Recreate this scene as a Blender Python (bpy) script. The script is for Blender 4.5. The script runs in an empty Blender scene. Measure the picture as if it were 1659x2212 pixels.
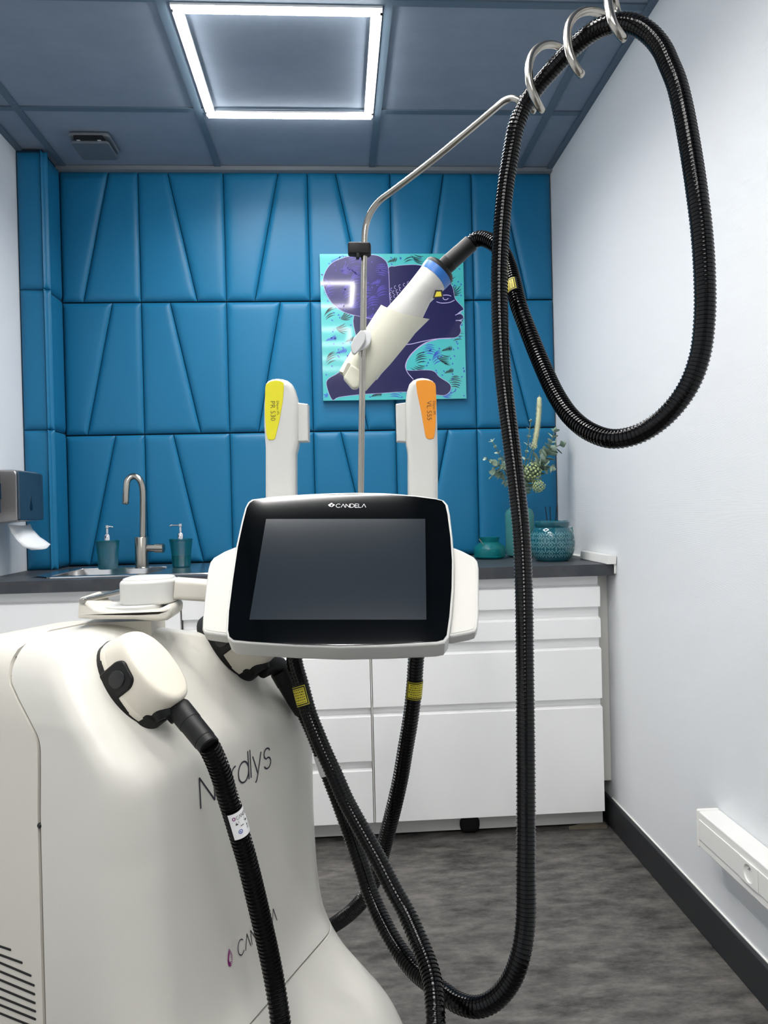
import bpy, bmesh, math, random
from mathutils import Vector as V3, Matrix
from mathutils.geometry import tessellate_polygon
random.seed(7)
PI = math.pi
SC = bpy.context.scene
# ------------------------------------------------------------------ camera
FPX, YAW, PITCH, ROLL, CAMH = 1602.54, .0621, -.0067, -.0242, 1.106
_f = V3((math.sin(YAW)*math.cos(PITCH), math.cos(YAW)*math.cos(PITCH), math.sin(PITCH)))
_r0 = V3((math.cos(YAW), -math.sin(YAW), 0)); _u0 = _r0.cross(_f)
_r = math.cos(ROLL)*_r0 + math.sin(ROLL)*_u0
_u = -math.sin(ROLL)*_r0 + math.cos(ROLL)*_u0
CAM = V3((0, 0, CAMH))
cd = bpy.data.cameras.new('camera'); cam = bpy.data.objects.new('camera', cd)
SC.collection.objects.link(cam)
cd.sensor_fit = 'HORIZONTAL'; cd.sensor_width = 36; cd.lens = FPX/1659*36
cd.clip_start = .02; cd.clip_end = 60
cam.matrix_world = Matrix.Translation(CAM) @ Matrix((( _r.x, _u.x, -_f.x), (_r.y, _u.y, -_f.y), (_r.z, _u.z, -_f.z))).to_4x4()
SC.camera = cam
# ------------------------------------------------------------------ light and exposure
w = bpy.data.worlds.new('world'); SC.world = w; w.use_nodes = True
w.node_tree.nodes['Background'].inputs[0].default_value = (.8, .88, 1, 1)
w.node_tree.nodes['Background'].inputs[1].default_value = 0.0
SC.view_settings.view_transform = 'Standard'; SC.view_settings.look = 'None'
SC.view_settings.gamma = 1; SC.view_settings.use_curve_mapping = False
SC.view_settings.exposure = 0.72
LED = 20.0                       # emission of the ceiling light tubes
LAMP, SPREAD = 2.25, 151          # watts and cone of each light bar in the ceiling frames
LEDC = (1.0, .975, .945)

# measuring helpers: a measured direction met with a depth, a wall or a height
def ray(px, py): return _f + (px-829.5)/FPX*_r - (py-1106)/FPX*_u
def at(px, py, Y): d = ray(px, py); return CAM + d*(Y/d.y)
def onx(px, py, X): d = ray(px, py); return CAM + d*(X/d.x)
def onz(px, py, Z): d = ray(px, py); return CAM + d*((Z-CAMH)/d.z)
def onp(px, py, O, n): d = ray(px, py); return CAM + d*((V3(O)-CAM).dot(n)/d.dot(n))

# ------------------------------------------------------------------ materials
def lin(c):
    return tuple((v/12.92 if v <= .04045 else ((v+.055)/1.055)**2.4) for v in [q/255 for q in c])
MATS = {}
def mat(name, rgb, rough=.5, metal=0, coat=0, emis=0, trans=0, ior=1.45, bump=None, var=None, alpha=1, spec=.5, sss=0):
    if name in MATS: return MATS[name]
    m = bpy.data.materials.new(name); m.use_nodes = True; nt = m.node_tree
    b = nt.nodes['Principled BSDF']; col = lin(rgb)+(1,)
    b.inputs['Base Color'].default_value = col; b.inputs['Roughness'].default_value = rough
    b.inputs['Metallic'].default_value = metal; b.inputs['Coat Weight'].default_value = coat
    b.inputs['Coat Roughness'].default_value = .06
    b.inputs['Specular IOR Level'].default_value = spec
    b.inputs['Transmission Weight'].default_value = trans; b.inputs['IOR'].default_value = ior
    b.inputs['Alpha'].default_value = alpha
    if emis:
        b.inputs['Emission Color'].default_value = LEDC+(1,); b.inputs['Emission Strength'].default_value = emis
    tc = nt.nodes.new('ShaderNodeTexCoord')
    if var:      # (scale xyz, other colour, low, high)
        mp = nt.nodes.new('ShaderNodeMapping'); mp.inputs['Scale'].default_value = var[0]
        nz = nt.nodes.new('ShaderNodeTexNoise'); nz.inputs['Detail'].default_value = 12; nz.inputs['Scale'].default_value = 1
        nz.inputs['Roughness'].default_value = .74
        rp = nt.nodes.new('ShaderNodeValToRGB'); rp.color_ramp.elements[0].position = var[2]; rp.color_ramp.elements[1].position = var[3]
        rp.color_ramp.elements[0].color = col; rp.color_ramp.elements[1].color = lin(var[1])+(1,)
        nt.links.new(tc.outputs['Object'], mp.inputs[0]); nt.links.new(mp.outputs[0], nz.inputs['Vector'])
        nt.links.new(nz.outputs['Fac'], rp.inputs[0]); nt.links.new(rp.outputs[0], b.inputs['Base Color'])
    if bump:     # (scale xyz, strength, distance, kind)
        mp = nt.nodes.new('ShaderNodeMapping'); mp.inputs['Scale'].default_value = bump[0]
        if len(bump) > 3 and bump[3] == 'wave':
            nz = nt.nodes.new('ShaderNodeTexWave'); nz.bands_direction = 'Z'; nz.inputs['Scale'].default_value = 1
            nz.inputs['Distortion'].default_value = 1.5; nz.inputs['Detail'].default_value = 3
            out = nz.outputs['Fac']
        else:
            nz = nt.nodes.new('ShaderNodeTexNoise'); nz.inputs['Scale'].default_value = 1; nz.inputs['Detail'].default_value = 4
            out = nz.outputs['Fac']
        bp = nt.nodes.new('ShaderNodeBump'); bp.inputs['Strength'].default_value = bump[1]; bp.inputs['Distance'].default_value = bump[2]
        nt.links.new(tc.outputs['Object'], mp.inputs[0]); nt.links.new(mp.outputs[0], nz.inputs['Vector'])
        nt.links.new(out, bp.inputs['Height']); nt.links.new(bp.outputs[0], b.inputs['Normal'])
    MATS[name] = m; return m

M_wall = mat('wall_vinyl', (226, 229, 232), .55, bump=((3, 3, 130), .3, .0012, 'wave'))
M_wallp = mat('wall_paint', (222, 226, 230), .6, bump=((40, 40, 40), .1, .001))
M_floor = mat('floor_vinyl', (48, 47, 47), .5, var=((9, 22, 10), (120, 117, 113), .36, .74), bump=((14, 40, 20), .1, .001))
M_tile = mat('ceiling_tile', (131, 144, 160), .9, var=((5, 9, 5), (121, 134, 150), .3, .7), bump=((300, 300, 300), .3, .0006))
M_grid = mat('ceiling_grid', (88, 106, 122), .6)
M_led = mat('led_tube', (255, 255, 255), .4, emis=LED)
M_ledf = mat('led_frame', (225, 228, 232), .4)
M_teal = mat('teal_leatherette', (22, 106, 147), .42, bump=((900, 900, 900), .12, .0004), spec=.35)
M_seam = mat('seam_dark', (8, 40, 58), .8)
M_base = mat('skirting_black', (38, 40, 43), .45, bump=((60, 5, 60), .1, .001))
M_top = mat('worktop_slate', (54, 57, 62), .45, var=((9, 9, 9), (78, 80, 84), .45, .8), bump=((60, 60, 60), .15, .001))
M_cab = mat('cabinet_white', (250, 250, 250), .22, coat=.15)
M_cabs = mat('cabinet_side', (214, 213, 208), .5)
M_plinth = mat('plinth_grey', (222, 222, 219), .3)
M_steel = mat('brushed_steel', (170, 166, 158), .25, metal=1, bump=((600, 20, 20), .08, .0005))
M_chrome = mat('chrome', (225, 225, 228), .08, metal=1)
M_sink = mat('sink_steel', (205, 205, 205), .22, metal=1)
M_body = mat('machine_cream', (203, 201, 193), .34, bump=((1200, 1200, 1200), .1, .0003))
M_body2 = mat('machine_warm', (203, 199, 189), .38, bump=((1200, 1200, 1200), .1, .0003))
M_white = mat('white_plastic', (200, 200, 196), .3)
M_cream = mat('cream_plastic', (212, 211, 194), .35)
M_gap = mat('gap_grey', (95, 92, 86), .7)
M_black = mat('black_rubber', (10, 11, 12), .5, spec=.35)
M_hose = mat('black_hose', (3, 3, 4), .16, spec=.32)
M_glass = mat('black_glass', (1, 2, 3), .06, spec=.3)
M_disp = mat('display_off', (30, 36, 42), .12, spec=.5)
M_ink = mat('ink', (26, 22, 44), .5)
M_purp = mat('logo_purple', (122, 14, 104), .5)
M_silver = mat('silver_ink', (215, 218, 222), .35, metal=.2)
M_yel = mat('label_yellow', (216, 208, 40), .35)
M_yell = mat('warning_yellow', (214, 200, 50), .4)
M_or = mat('label_orange', (224, 142, 38), .35)
M_txt = mat('label_text', (62, 58, 40), .5)
M_blue = mat('ring_blue', (42, 110, 190), .35)
M_lab = mat('label_white', (232, 232, 232), .4)
M_btx = mat('label_black', (20, 20, 22), .5)
M_bl = mat('label_blue', (40, 70, 160), .5)
M_grey = mat('knob_grey', (200, 201, 202), .4)
M_gdark = mat('dark_glass_teal', (6, 128, 146), .05, trans=.7, ior=1.3, bump=((5, 5, 180), .5, .004, 'wave'))
M_jar = mat('jar_glass_teal', (30, 165, 170), .06, trans=.75, ior=1.3, bump=((120, 120, 120), .5, .004))
M_soap = mat('soap_green', (12, 92, 84), .2)
M_vase = mat('vase_glass', (96, 176, 176), .15, trans=.55, ior=1.3, bump=((6, 6, 90), .4, .004, 'wave'))
M_pot = mat('pot_glaze', (22, 82, 96), .12, coat=.6)
M_potp = mat('pot_pattern', (84, 134, 142), .3)
M_leaf = mat('eucalyptus_leaf', (110, 134, 118), .6, var=((30, 30, 30), (150, 170, 150), .3, .7))
M_leafl = mat('eucalyptus_tip', (176, 196, 182), .6)
M_stem = mat('stem_green', (96, 110, 80), .6)
M_fox = mat('foxtail_cream', (205, 208, 170), .8)
M_hyd = mat('hydrangea_green', (140, 158, 104), .7, var=((60, 60, 60), (190, 200, 150), .4, .7))
M_reed = mat('black_reed', (22, 22, 26), .5)
M_disp1 = mat('dispenser_silver', (150, 148, 148), .35, metal=.6)
M_disp2 = mat('dispenser_dark', (40, 58, 74), .2, coat=.4)
M_disp3 = mat('dispenser_window', (8, 24, 40), .1)
M_paper = mat('tissue_paper', (228, 232, 236), .9)
M_trunk = mat('trunking_white', (232, 232, 229), .4)
M_pin = mat('metal_pin', (150, 150, 145), .25, metal=1)
M_wood = mat('raw_wood', (120, 112, 98), .8, var=((20, 3, 20), (86, 80, 70), .3, .7))
M_silic = mat('silicone', (236, 236, 232), .5)
M_art0 = mat('print_turquoise', (66, 176, 178), .3, coat=1)
M_art1 = mat('print_indigo', (13, 11, 70), .3, coat=1)
M_art2 = mat('print_lilac', (178, 168, 214), .3, coat=1)
M_art3 = mat('print_violet', (66, 56, 150), .3, coat=1)
M_art4 = mat('print_green_black', (26, 58, 62), .3, coat=1)
M_art5 = mat('print_blue', (52, 92, 186), .3, coat=1)
M_art6 = mat('print_purple', (34, 27, 94), .3, coat=1)

# ------------------------------------------------------------------ object helpers
def link(o):
    SC.collection.objects.link(o); return o
def tag(o, label=None, cat=None, group=None, kind=None):
    if label: o['label'] = label
    if cat: o['category'] = cat
    if group: o['group'] = group
    if kind: o['kind'] = kind
    return o
def empty(name, loc=(0, 0, 0), parent=None):
    o = bpy.data.objects.new(name, None); o.location = loc; o.empty_display_size = .05
    if parent: o.parent = parent
    return link(o)
ORG = {}
def mesh(name, verts, faces, m, parent=None, smooth=35, mats=None, fmat=None):
    """verts in world space; the object's origin sits with its parent so nothing moves"""
    me = bpy.data.meshes.new(name)
    off = V3((0, 0, 0))
    p = parent
    while p is not None:
        off += V3(p.location); p = p.parent
    if parent is None:
        vs = [V3(v) for v in verts]
        lo = V3([min(v[i] for v in vs) for i in range(3)]); hi = V3([max(v[i] for v in vs) for i in range(3)])
        off = V3(((lo.x+hi.x)/2, (lo.y+hi.y)/2, lo.z))
    me.from_pydata([tuple(V3(v)-off) for v in verts], [], faces)
    o = bpy.data.objects.new(name, me)
    if parent is None: o.location = off
    else: o.parent = parent
    for mm in (mats or [m]): me.materials.append(mm)
    bm = bmesh.new(); bm.from_mesh(me)
    bmesh.ops.recalc_face_normals(bm, faces=bm.faces[:]); bm.to_mesh(me); bm.free()
    if fmat:
        for i, q in enumerate(fmat): me.polygons[i].material_index = q
    if smooth:
        for q in me.polygons: q.use_smooth = True
        me.set_sharp_from_angle(angle=math.radians(smooth))
    me.update()
    return link(o)
class G:
    """collects pieces that become one mesh"""
    def __init__(s): s.v = []; s.f = []; s.m = []
    def add(s, v, f, mi=0):
        k = len(s.v); s.v += [V3(q) for q in v]; s.f += [tuple(i+k for i in q) for q in f]; s.m += [mi]*len(f); return s
    def out(s, name, m, parent=None, smooth=35, mats=None):
        return mesh(name, s.v, s.f, m, parent, smooth, mats, s.m if mats else None)
def box_vf(lo, hi, bev=0.0):
    bm = bmesh.new(); bmesh.ops.create_cube(bm, size=1)
    lo = V3(lo); hi = V3(hi); c = (lo+hi)/2; s = hi-lo
    for v in bm.verts: v.co = V3((c.x+v.co.x*s.x, c.y+v.co.y*s.y, c.z+v.co.z*s.z))
    if bev > 0: bmesh.ops.bevel(bm, geom=bm.edges[:], offset=min(bev, min(s)*.45), segments=3, affect='EDGES', profile=.5)
    bm.verts.index_update()
    r = ([v.co.copy() for v in bm.verts], [tuple(v.index for v in f.verts) for f in bm.faces]); bm.free(); return r
def box(name, lo, hi, m, parent=None, bev=0.0):
    v, f = box_vf(lo, hi, bev); return wn(mesh(name, v, f, m, parent))
def wn(o):
    md = o.modifiers.new('normals', 'WEIGHTED_NORMAL'); md.keep_sharp = True; return o
def offset_poly(P, d):
    n = len(P); out = []
    area = sum(P[i][0]*P[(i+1) % n][1]-P[(i+1) % n][0]*P[i][1] for i in range(n))
    sg = 1 if area > 0 else -1
    for i in range(n):
        a = V3((P[i-1][0], P[i-1][1], 0)); b = V3((P[i][0], P[i][1], 0)); c = V3((P[(i+1) % n][0], P[(i+1) % n][1], 0))
        e1 = (b-a); e2 = (c-b)
        if e1.length < 1e-9: e1 = e2
        if e2.length < 1e-9: e2 = e1
        e1 = e1.normalized(); e2 = e2.normalized()
        n1 = V3((-e1.y, e1.x, 0))*sg; n2 = V3((-e2.y, e2.x, 0))*sg
        m = (n1+n2); m = m/max(.5, m.length_squared/2) if m.length > 1e-6 else n1
        out.append((b.x+m.x*d, b.y+m.y*d))
    return out
def tri(P):
    return [tuple(t) for t in tessellate_polygon([[V3((p[0], p[1], 0)) for p in P]])]
def slab_vf(P, O, ex, ey, n, z0, z1, bev=0, back=0, seg=4):
    """extruded outline P (2-D in ex,ey) from z0 to z1 along n; rounded front edge bev, back edge back"""
    O = V3(O); rings = []
    if back > 0:
        for k in range(seg+1):
            a = k/seg*PI/2; rings.append((back*(1-math.sin(a)), z0+back*(1-math.cos(a))))
    else: rings.append((0, z0))
    if bev > 0:
        for k in range(seg+1):
            a = k/seg*PI/2; rings.append((bev*(1-math.cos(a)), z1-bev*(1-math.sin(a))))
    else: rings.append((0, z1))
    v = []; f = []; N = len(P)
    for ins, z in rings:
        Q = offset_poly(P, ins) if ins > 1e-7 else P
        v += [O+ex*q[0]+ey*q[1]+n*z for q in Q]
    for k in range(len(rings)-1):
        for i in range(N):
            j = (i+1) % N; f.append((k*N+i, k*N+j, (k+1)*N+j, (k+1)*N+i))
    T = tri(P); L = (len(rings)-1)*N
    f += [tuple(t) for t in T]; f += [tuple(i+L for i in t) for t in T]
    return v, f
def slab(name, P, O, ex, ey, n, z0, z1, m, parent=None, bev=0, back=0, smooth=35):
    v, f = slab_vf(P, O, ex, ey, n, z0, z1, bev, back); return wn(mesh(name, v, f, m, parent, smooth))
def round_poly(P, r, seg=5):
    out = []; n = len(P)
    for i in range(n):
        a = V3((*P[i-1], 0)); b = V3((*P[i], 0)); c = V3((*P[(i+1) % n], 0))
        rr = min(r, (a-b).length*.45, (c-b).length*.45)
        p = b+(a-b).normalized()*rr; q = b+(c-b).normalized()*rr
        for k in range(seg+1):
            t = k/seg; s = p*(1-t)**2+b*2*t*(1-t)+q*t*t; out.append((s.x, s.y))
    return out
def rrect(w, h, r, seg=5): return round_poly([(-w/2, -h/2), (w/2, -h/2), (w/2, h/2), (-w/2, h/2)], r, seg)
def spline(P, step=.004, closed=False):
    """centripetal-like Catmull-Rom through P, resampled evenly"""
    P = [V3(p) for p in P]; Q = [P[0]*2-P[1]]+P+[P[-1]*2-P[-2]]; pts = []
    for i in range(1, len(Q)-2):
        p0, p1, p2, p3 = Q[i-1:i+3]
        d1 = max((p1-p0).length, 1e-6)**.5; d2 = max((p2-p1).length, 1e-6)**.5; d3 = max((p3-p2).length, 1e-6)**.5
        t1 = (p2-p1)+(p1-p0)*(d2/d1)*0; m1 = ((p1-p0)/d1-(p2-p0)/(d1+d2)+(p2-p1)/d2)*d2; m2 = ((p2-p1)/d2-(p3-p1)/(d2+d3)+(p3-p2)/d3)*d2
        for k in range(24):
            t = k/24; h = t*t; c = h*t
            pts.append(p1*(2*c-3*h+1)+m1*(c-2*h+t)+p2*(-2*c+3*h)+m2*(c-h))
    pts.append(P[-1])
    S = [0]
    for a, b in zip(pts, pts[1:]): S.append(S[-1]+(b-a).length)
    def ev(s):
        s = max(0, min(S[-1], s)); lo = 0; hi = len(S)-1
        while hi-lo > 1:
            md = (lo+hi)//2
            if S[md] <= s: lo = md
            else: hi = md
        t = (s-S[lo])/max(1e-9, S[hi]-S[lo]); return pts[lo].lerp(pts[hi], t)
    return ev, S[-1]
def sweep_vf(ev, L, prof, seg=16, cap=True):
    """prof: list of (arc position, radius)"""
    v = []; f = []; ref = None; prev = None
    for s, r in prof:
        p = ev(s); t = (ev(min(L, s+.002))-ev(max(0, s-.002))).normalized()
        if ref is None:
            ref = t.cross(V3((0, 0, 1))) if abs(t.z) < .9 else t.cross(V3((1, 0, 0))); ref.normalize()
        else:
            ref = (ref-t*ref.dot(t)).normalized()
        b = t.cross(ref)
        for k in range(seg):
            a = 2*PI*k/seg; v.append(p+(ref*math.cos(a)+b*math.sin(a))*r)
    n = len(prof)
    for i in range(n-1):
        for k in range(seg):
            j = (k+1) % seg; f.append((i*seg+k, i*seg+j, (i+1)*seg+j, (i+1)*seg+k))
    if cap: f.append(tuple(range(seg-1, -1, -1))); f.append(tuple((n-1)*seg+k for k in range(seg)))
    return v, f
def tube_vf(P, r, seg=14, step=.006, ends=True):
    ev, L = spline(P); n = max(3, int(L/step)); prof = []
    if ends: prof += [(0, r*.3), (r*.15, r*.75)]
    for i in range(n+1):
        s = (r*.5 if ends else 0)+(L-(r if ends else 0))*i/n; prof.append((s, r))
    if ends: prof += [(L-r*.15, r*.75), (L, r*.3)]
    return sweep_vf(ev, L, prof, seg)
def tube(name, P, r, m, parent=None, seg=14, step=.006):
    v, f = tube_vf(P, r, seg, step); return mesh(name, v, f, m, parent, 60)
def seg_vf(P, radii, seg=24):
    """straight-jointed stack: list of points with radius, hard profile"""
    P = [V3(p) for p in P]; cum = [0]
    for a, b in zip(P, P[1:]): cum.append(cum[-1]+(b-a).length)
    v = []; f = []; ref = None
    for i, p in enumerate(P):
        t = (P[min(i+1, len(P)-1)]-P[max(0, i-1)]).normalized()
        if ref is None:
            ref = t.cross(V3((0, 0, 1))) if abs(t.z) < .9 else t.cross(V3((1, 0, 0))); ref.normalize()
        else: ref = (ref-t*ref.dot(t)).normalized()
        b = t.cross(ref)
        for k in range(seg):
            a = 2*PI*k/seg; v.append(p+(ref*math.cos(a)+b*math.sin(a))*radii[i])
    for i in range(len(P)-1):
        for k in range(seg):
            j = (k+1) % seg; f.append((i*seg+k, i*seg+j, (i+1)*seg+j, (i+1)*seg+k))
    f.append(tuple(range(seg-1, -1, -1))); f.append(tuple((len(P)-1)*seg+k for k in range(seg)))
    return v, f
def axial(name, A, B, prof, m, parent=None, seg=24, smooth=40):
    """turned shape along A->B, prof = [(t 0..1, radius)]"""
    A = V3(A); B = V3(B); d = B-A; t = d.normalized()
    ref = t.cross(V3((0, 0, 1))) if abs(t.z) < .9 else t.cross(V3((1, 0, 0))); ref.normalize(); b = t.cross(ref)
    v = []; f = []
    for q, r in prof:
        for k in range(seg):
            a = 2*PI*k/seg; v.append(A+d*q+(ref*math.cos(a)+b*math.sin(a))*max(r, 1e-5))
    n = len(prof)
    for i in range(n-1):
        for k in range(seg):
            j = (k+1) % seg; f.append((i*seg+k, i*seg+j, (i+1)*seg+j, (i+1)*seg+k))
    f.append(tuple(range(seg-1, -1, -1))); f.append(tuple((n-1)*seg+k for k in range(seg)))
    return mesh(name, v, f, m, parent, smooth)
def lathe(name, c, prof, m, parent=None, seg=32, smooth=40):
    c = V3(c); return axial(name, c, c+V3((0, 0, 1)), [(z, r) for r, z in prof], m, parent, seg, smooth)
RH = .0130
def hose_vf(P, r=RH, pitch=.0056, seg=18):
    ev, L = spline(P); prof = []; s = 0
    while s+pitch < L:
        prof += [(s, r-.0003), (s+pitch*.60, r+.0002), (s+pitch*.68, r+.0011), (s+pitch*.88, r+.0011), (s+pitch*.95, r-.0003)]
        s += pitch
    prof.append((L, r))
    return sweep_vf(ev, L, prof, seg)
def hose(name, P, parent, **k):
    v, f = hose_vf(P, **k); return mesh(name, v, f, M_hose, parent, 50)
def wrap_vf(ev, L, s0, s1, r, a0, a1, up, na=12, ns=6):
    """a patch wrapped round a swept hose, angles measured from direction 'up' (world vector)"""
    v = []; f = []
    for i in range(ns+1):
        s = s0+(s1-s0)*i/ns; p = ev(s); t = (ev(s+.004)-ev(s-.004)).normalized()
        e = (up-t*up.dot(t)).normalized(); b = t.cross(e)
        for k in range(na+1):
            a = a0+(a1-a0)*k/na; v.append(p+(e*math.cos(a)+b*math.sin(a))*r)
    for i in range(ns):
        for k in range(na): f.append((i*(na+1)+k, i*(na+1)+k+1, (i+1)*(na+1)+k+1, (i+1)*(na+1)+k))
    return v, f
def near_s(ev, L, p):
    best = min(range(401), key=lambda i: (ev(L*i/400)-p).length); return L*best/400
def ribbon_vf(line, wd, mp):
    v = []; f = []; n = len(line)
    for i in range(n):
        a = line[max(0, i-1)]; b = line[min(n-1, i+1)]
        dx, dy = b[0]-a[0], b[1]-a[1]; q = math.hypot(dx, dy) or 1; nx, ny = -dy/q*wd/2, dx/q*wd/2
        v += [mp(line[i][0]+nx, line[i][1]+ny), mp(line[i][0]-nx, line[i][1]-ny)]
    for i in range(n-1): f.append((2*i, 2*i+1, 2*i+3, 2*i+2))
    return v, f
def arc(cx, cy, rx, ry, a0, a1, n=14):
    return [(cx+rx*math.cos(math.radians(a0+(a1-a0)*k/n)), cy+ry*math.sin(math.radians(a0+(a1-a0)*k/n))) for k in range(n+1)]
GL = {  # thin stroke letters, cap height 1
 'C': (.86, [arc(.47, .5, .47, .5, 42, 318, 20)]), 'A': (.80, [[(0, 0), (.40, 1)], [(.40, 1), (.80, 0)]]),
 'N': (.74, [[(0, 0), (0, 1)], [(0, 1), (.74, 0)], [(.74, 0), (.74, 1)]]),
 'D': (.80, [[(0, 0), (0, 1)], [(0, 1), (.3, 1)]+arc(.3, .5, .48, .5, 90, -90, 16)+[(0, 0)]]),
 'E': (.58, [[(.58, 1), (0, 1)], [(0, 1), (0, 0)], [(0, 0), (.58, 0)], [(0, .5), (.52, .5)]]),
 'L': (.52, [[(0, 1), (0, 0)], [(0, 0), (.52, 0)]]),
 'o': (.66, [arc(.33, .36, .32, .36, 0, 360, 24)]), 'r': (.30, [[(0, 0), (0, .72)], arc(.3, .4, .3, .32, 180, 90, 8)]),
 'd': (.62, [arc(.31, .36, .31, .36, 0, 360, 24), [(.62, 0), (.62, 1)]]), 'l': (.02, [[(0, 0), (0, 1)]]),
 'y': (.54, [[(0, .72), (.28, 0)], [(.54, .72), (.26, -.05), (.2, -.2), (.1, -.26)]]),
 's': (.50, [arc(.25, .53, .2, .19, 20, 200, 12)[:-1]+arc(.25, .53, .2, .19, 200, 250, 4)+arc(.25, .18, .22, .2, 75, -160, 14)]),
}
def strokes(name, txt, h, wd, gap, mp, m, parent, sx=1.0):
    g = G(); x = 0
    for ch in txt:
        w_, ls = GL[ch]
        for l in ls:
            if len(l) == 2: l = [(l[0][0]+(l[1][0]-l[0][0])*q/6, l[0][1]+(l[1][1]-l[0][1])*q/6) for q in range(7)]
            g.add(*ribbon_vf([((x+p[0]*sx)*h, p[1]*h) for p in l], wd, mp))
        x += w_*sx+gap
    return g.out(name, m, parent, 0)
def text_mesh(name, txt, size, O, ex, ey, n, m, parent, thin=-.0, lift=.0006, align='LEFT'):
    cu = bpy.data.curves.new('t', 'FONT'); cu.body = txt; cu.size = 1; cu.offset = thin; cu.align_x = align; cu.resolution_u = 3
    ob = bpy.data.objects.new('t', cu); SC.collection.objects.link(ob); bpy.context.view_layer.update()
    dg = bpy.context.evaluated_depsgraph_get(); me = ob.evaluated_get(dg).to_mesh()
    v = [V3(O)+ex*(q.co.x*size)+ey*(q.co.y*size)+n*lift for q in me.vertices]; f = [tuple(p.vertices) for p in me.polygons]
    bpy.data.objects.remove(ob); bpy.data.curves.remove(cu)
    return mesh(name, v, f, m, parent, 0)
X, Y_, Z = V3((1, 0, 0)), V3((0, 1, 0)), V3((0, 0, 1))

# ================================================================== THE ROOM
XL, XR, YB, YF, ZC = -1.170, .9104, 3.035, -2.6, 2.476
def struct(o): o['kind'] = 'structure'; return o
struct(box('floor', (XL-.1, YF-.1, -.06), (XR+.1, YB+.1, 0), M_floor))
struct(box('wall_right', (XR, YF, 0), (XR+.08, YB+.08, ZC+.05), M_wall))
struct(box('wall_left', (XL-.08, YF, 0), (XL, YB+.08, ZC+.05), M_wallp))
struct(box('wall_back', (XL, YB, 0), (XR, YB+.08, ZC+.05), M_seam))
struct(box('wall_front', (XL-.08, YF-.08, 0), (XR+.08, YF, ZC+.05), M_wallp))
# ceiling: tiles in a dropped grid
bx = [-1.046, -.4433, .1717, .775]            # bars running away from the camera
by = [2.579-.557*k for k in range(-1, 10)]
LROWS = (2.25, 1.05, -.15, -1.35)             # tiles that carry a light frame (column 2)
g = G(); BW = .0125
xs = [XL]+bx+[XR]; ys = sorted([q for q in by if YF < q < YB]+[YF, YB])
for i in range(len(xs)-1):
    for j in range(len(ys)-1):
        g.add(*box_vf((xs[i]+.004, ys[j]+.004, ZC+.006), (xs[i+1]-.004, ys[j+1]-.004, ZC+.02)))
g.add(*box_vf((XL, YF, ZC+.021), (XR, YB, ZC+.05)))
struct(g.out('ceiling', M_tile, smooth=0))
k = 1
for x in bx:
    struct(box('trim_%d' % k, (x-BW, YF, ZC), (x+BW, YB, ZC+.006), M_grid)); k += 1
for y in by:
    if YF+.05 < y < YB-.05: struct(box('trim_%d' % k, (XL, y-BW, ZC+.0005), (XR, y+BW, ZC+.0058), M_grid)); k += 1
struct(box('trim_%d' % k, (XR-.022, YF, ZC-.003), (XR, YB, ZC+.006), M_grid)); k += 1
struct(box('trim_%d' % k, (XL, YF, ZC-.003), (XL+.022, YB, ZC+.006), M_grid)); k += 1
struct(box('trim_%d' % k, (XL, 2.995, ZC-.012), (XR, YB, ZC+.004), mat('trim_grey', (128, 134, 140), .4))); k += 1
# skirting
struct(box('baseboard_right', (XR-.014, YF, 0), (XR, YB, .095), M_base, bev=.004))
struct(box('trim_%d' % k, (XR-.0035, YF, .095), (XR, 2.47, .0975), M_silic)); k += 1
struct(box('baseboard_left', (XL, YF, 0), (XL+.014, 2.4, .095), M_base, bev=.004))

# ceiling light frames: a square of bright tube on the edge of a tile
def light_frame(y, label, hw=.265, P=1.0):
    t = empty('ceiling_light', (-.131, y, ZC)); tag(t, label, 'ceiling light', 'square ceiling light frames')
    cx = -.131; tw = .0095
    g = G(); h = G()
    for (a, b) in (((cx-hw, y-hw), (cx+hw, y-hw+2*tw)), ((cx-hw, y+hw-2*tw), (cx+hw, y+hw)),
                   ((cx-hw, y-hw+2*tw), (cx-hw+2*tw, y+hw-2*tw)), ((cx+hw-2*tw, y-hw+2*tw), (cx+hw, y+hw-2*tw))):
        g.add(*box_vf((a[0]+.0005, a[1]+.0005, ZC-.0135), (b[0]-.0005, b[1]-.0005, ZC-.0055)))
        h.add(*box_vf((a[0]-.006, a[1]-.006, ZC-.0055), (b[0]+.006, b[1]+.006, ZC+.004)))
    for sx, sy in ((0, -1), (0, 1), (-1, 0), (1, 0)):
        ld = bpy.data.lights.new('lamp', 'AREA'); ld.shape = 'RECTANGLE'; ld.color = LEDC; ld.energy = LAMP*P; ld.spread = math.radians(SPREAD)
        ld.size, ld.size_y = (2*hw-.04, 2*tw-.002) if sy else (2*tw-.002, 2*hw-.04)
        lo = bpy.data.objects.new('lamp', ld); lo.location = (sx*(hw-tw), sy*(hw-tw), -.0145); lo.parent = t; link(lo)
    g.out('light_tube', M_led, t); h.out('mounting_rail', M_ledf, t)
light_frame(2.320, 'square white light frame glowing on the dark grey ceiling, the only one in the frame', .281)
light_frame(1.226, 'square light frame on the ceiling nearer the camera, seen only mirrored in the picture')
light_frame(.060, 'square light frame on the ceiling above the camera, seen only mirrored in the picture')
light_frame(-1.022, 'square light frame on the ceiling behind the camera', .265, 1.3)

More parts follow.
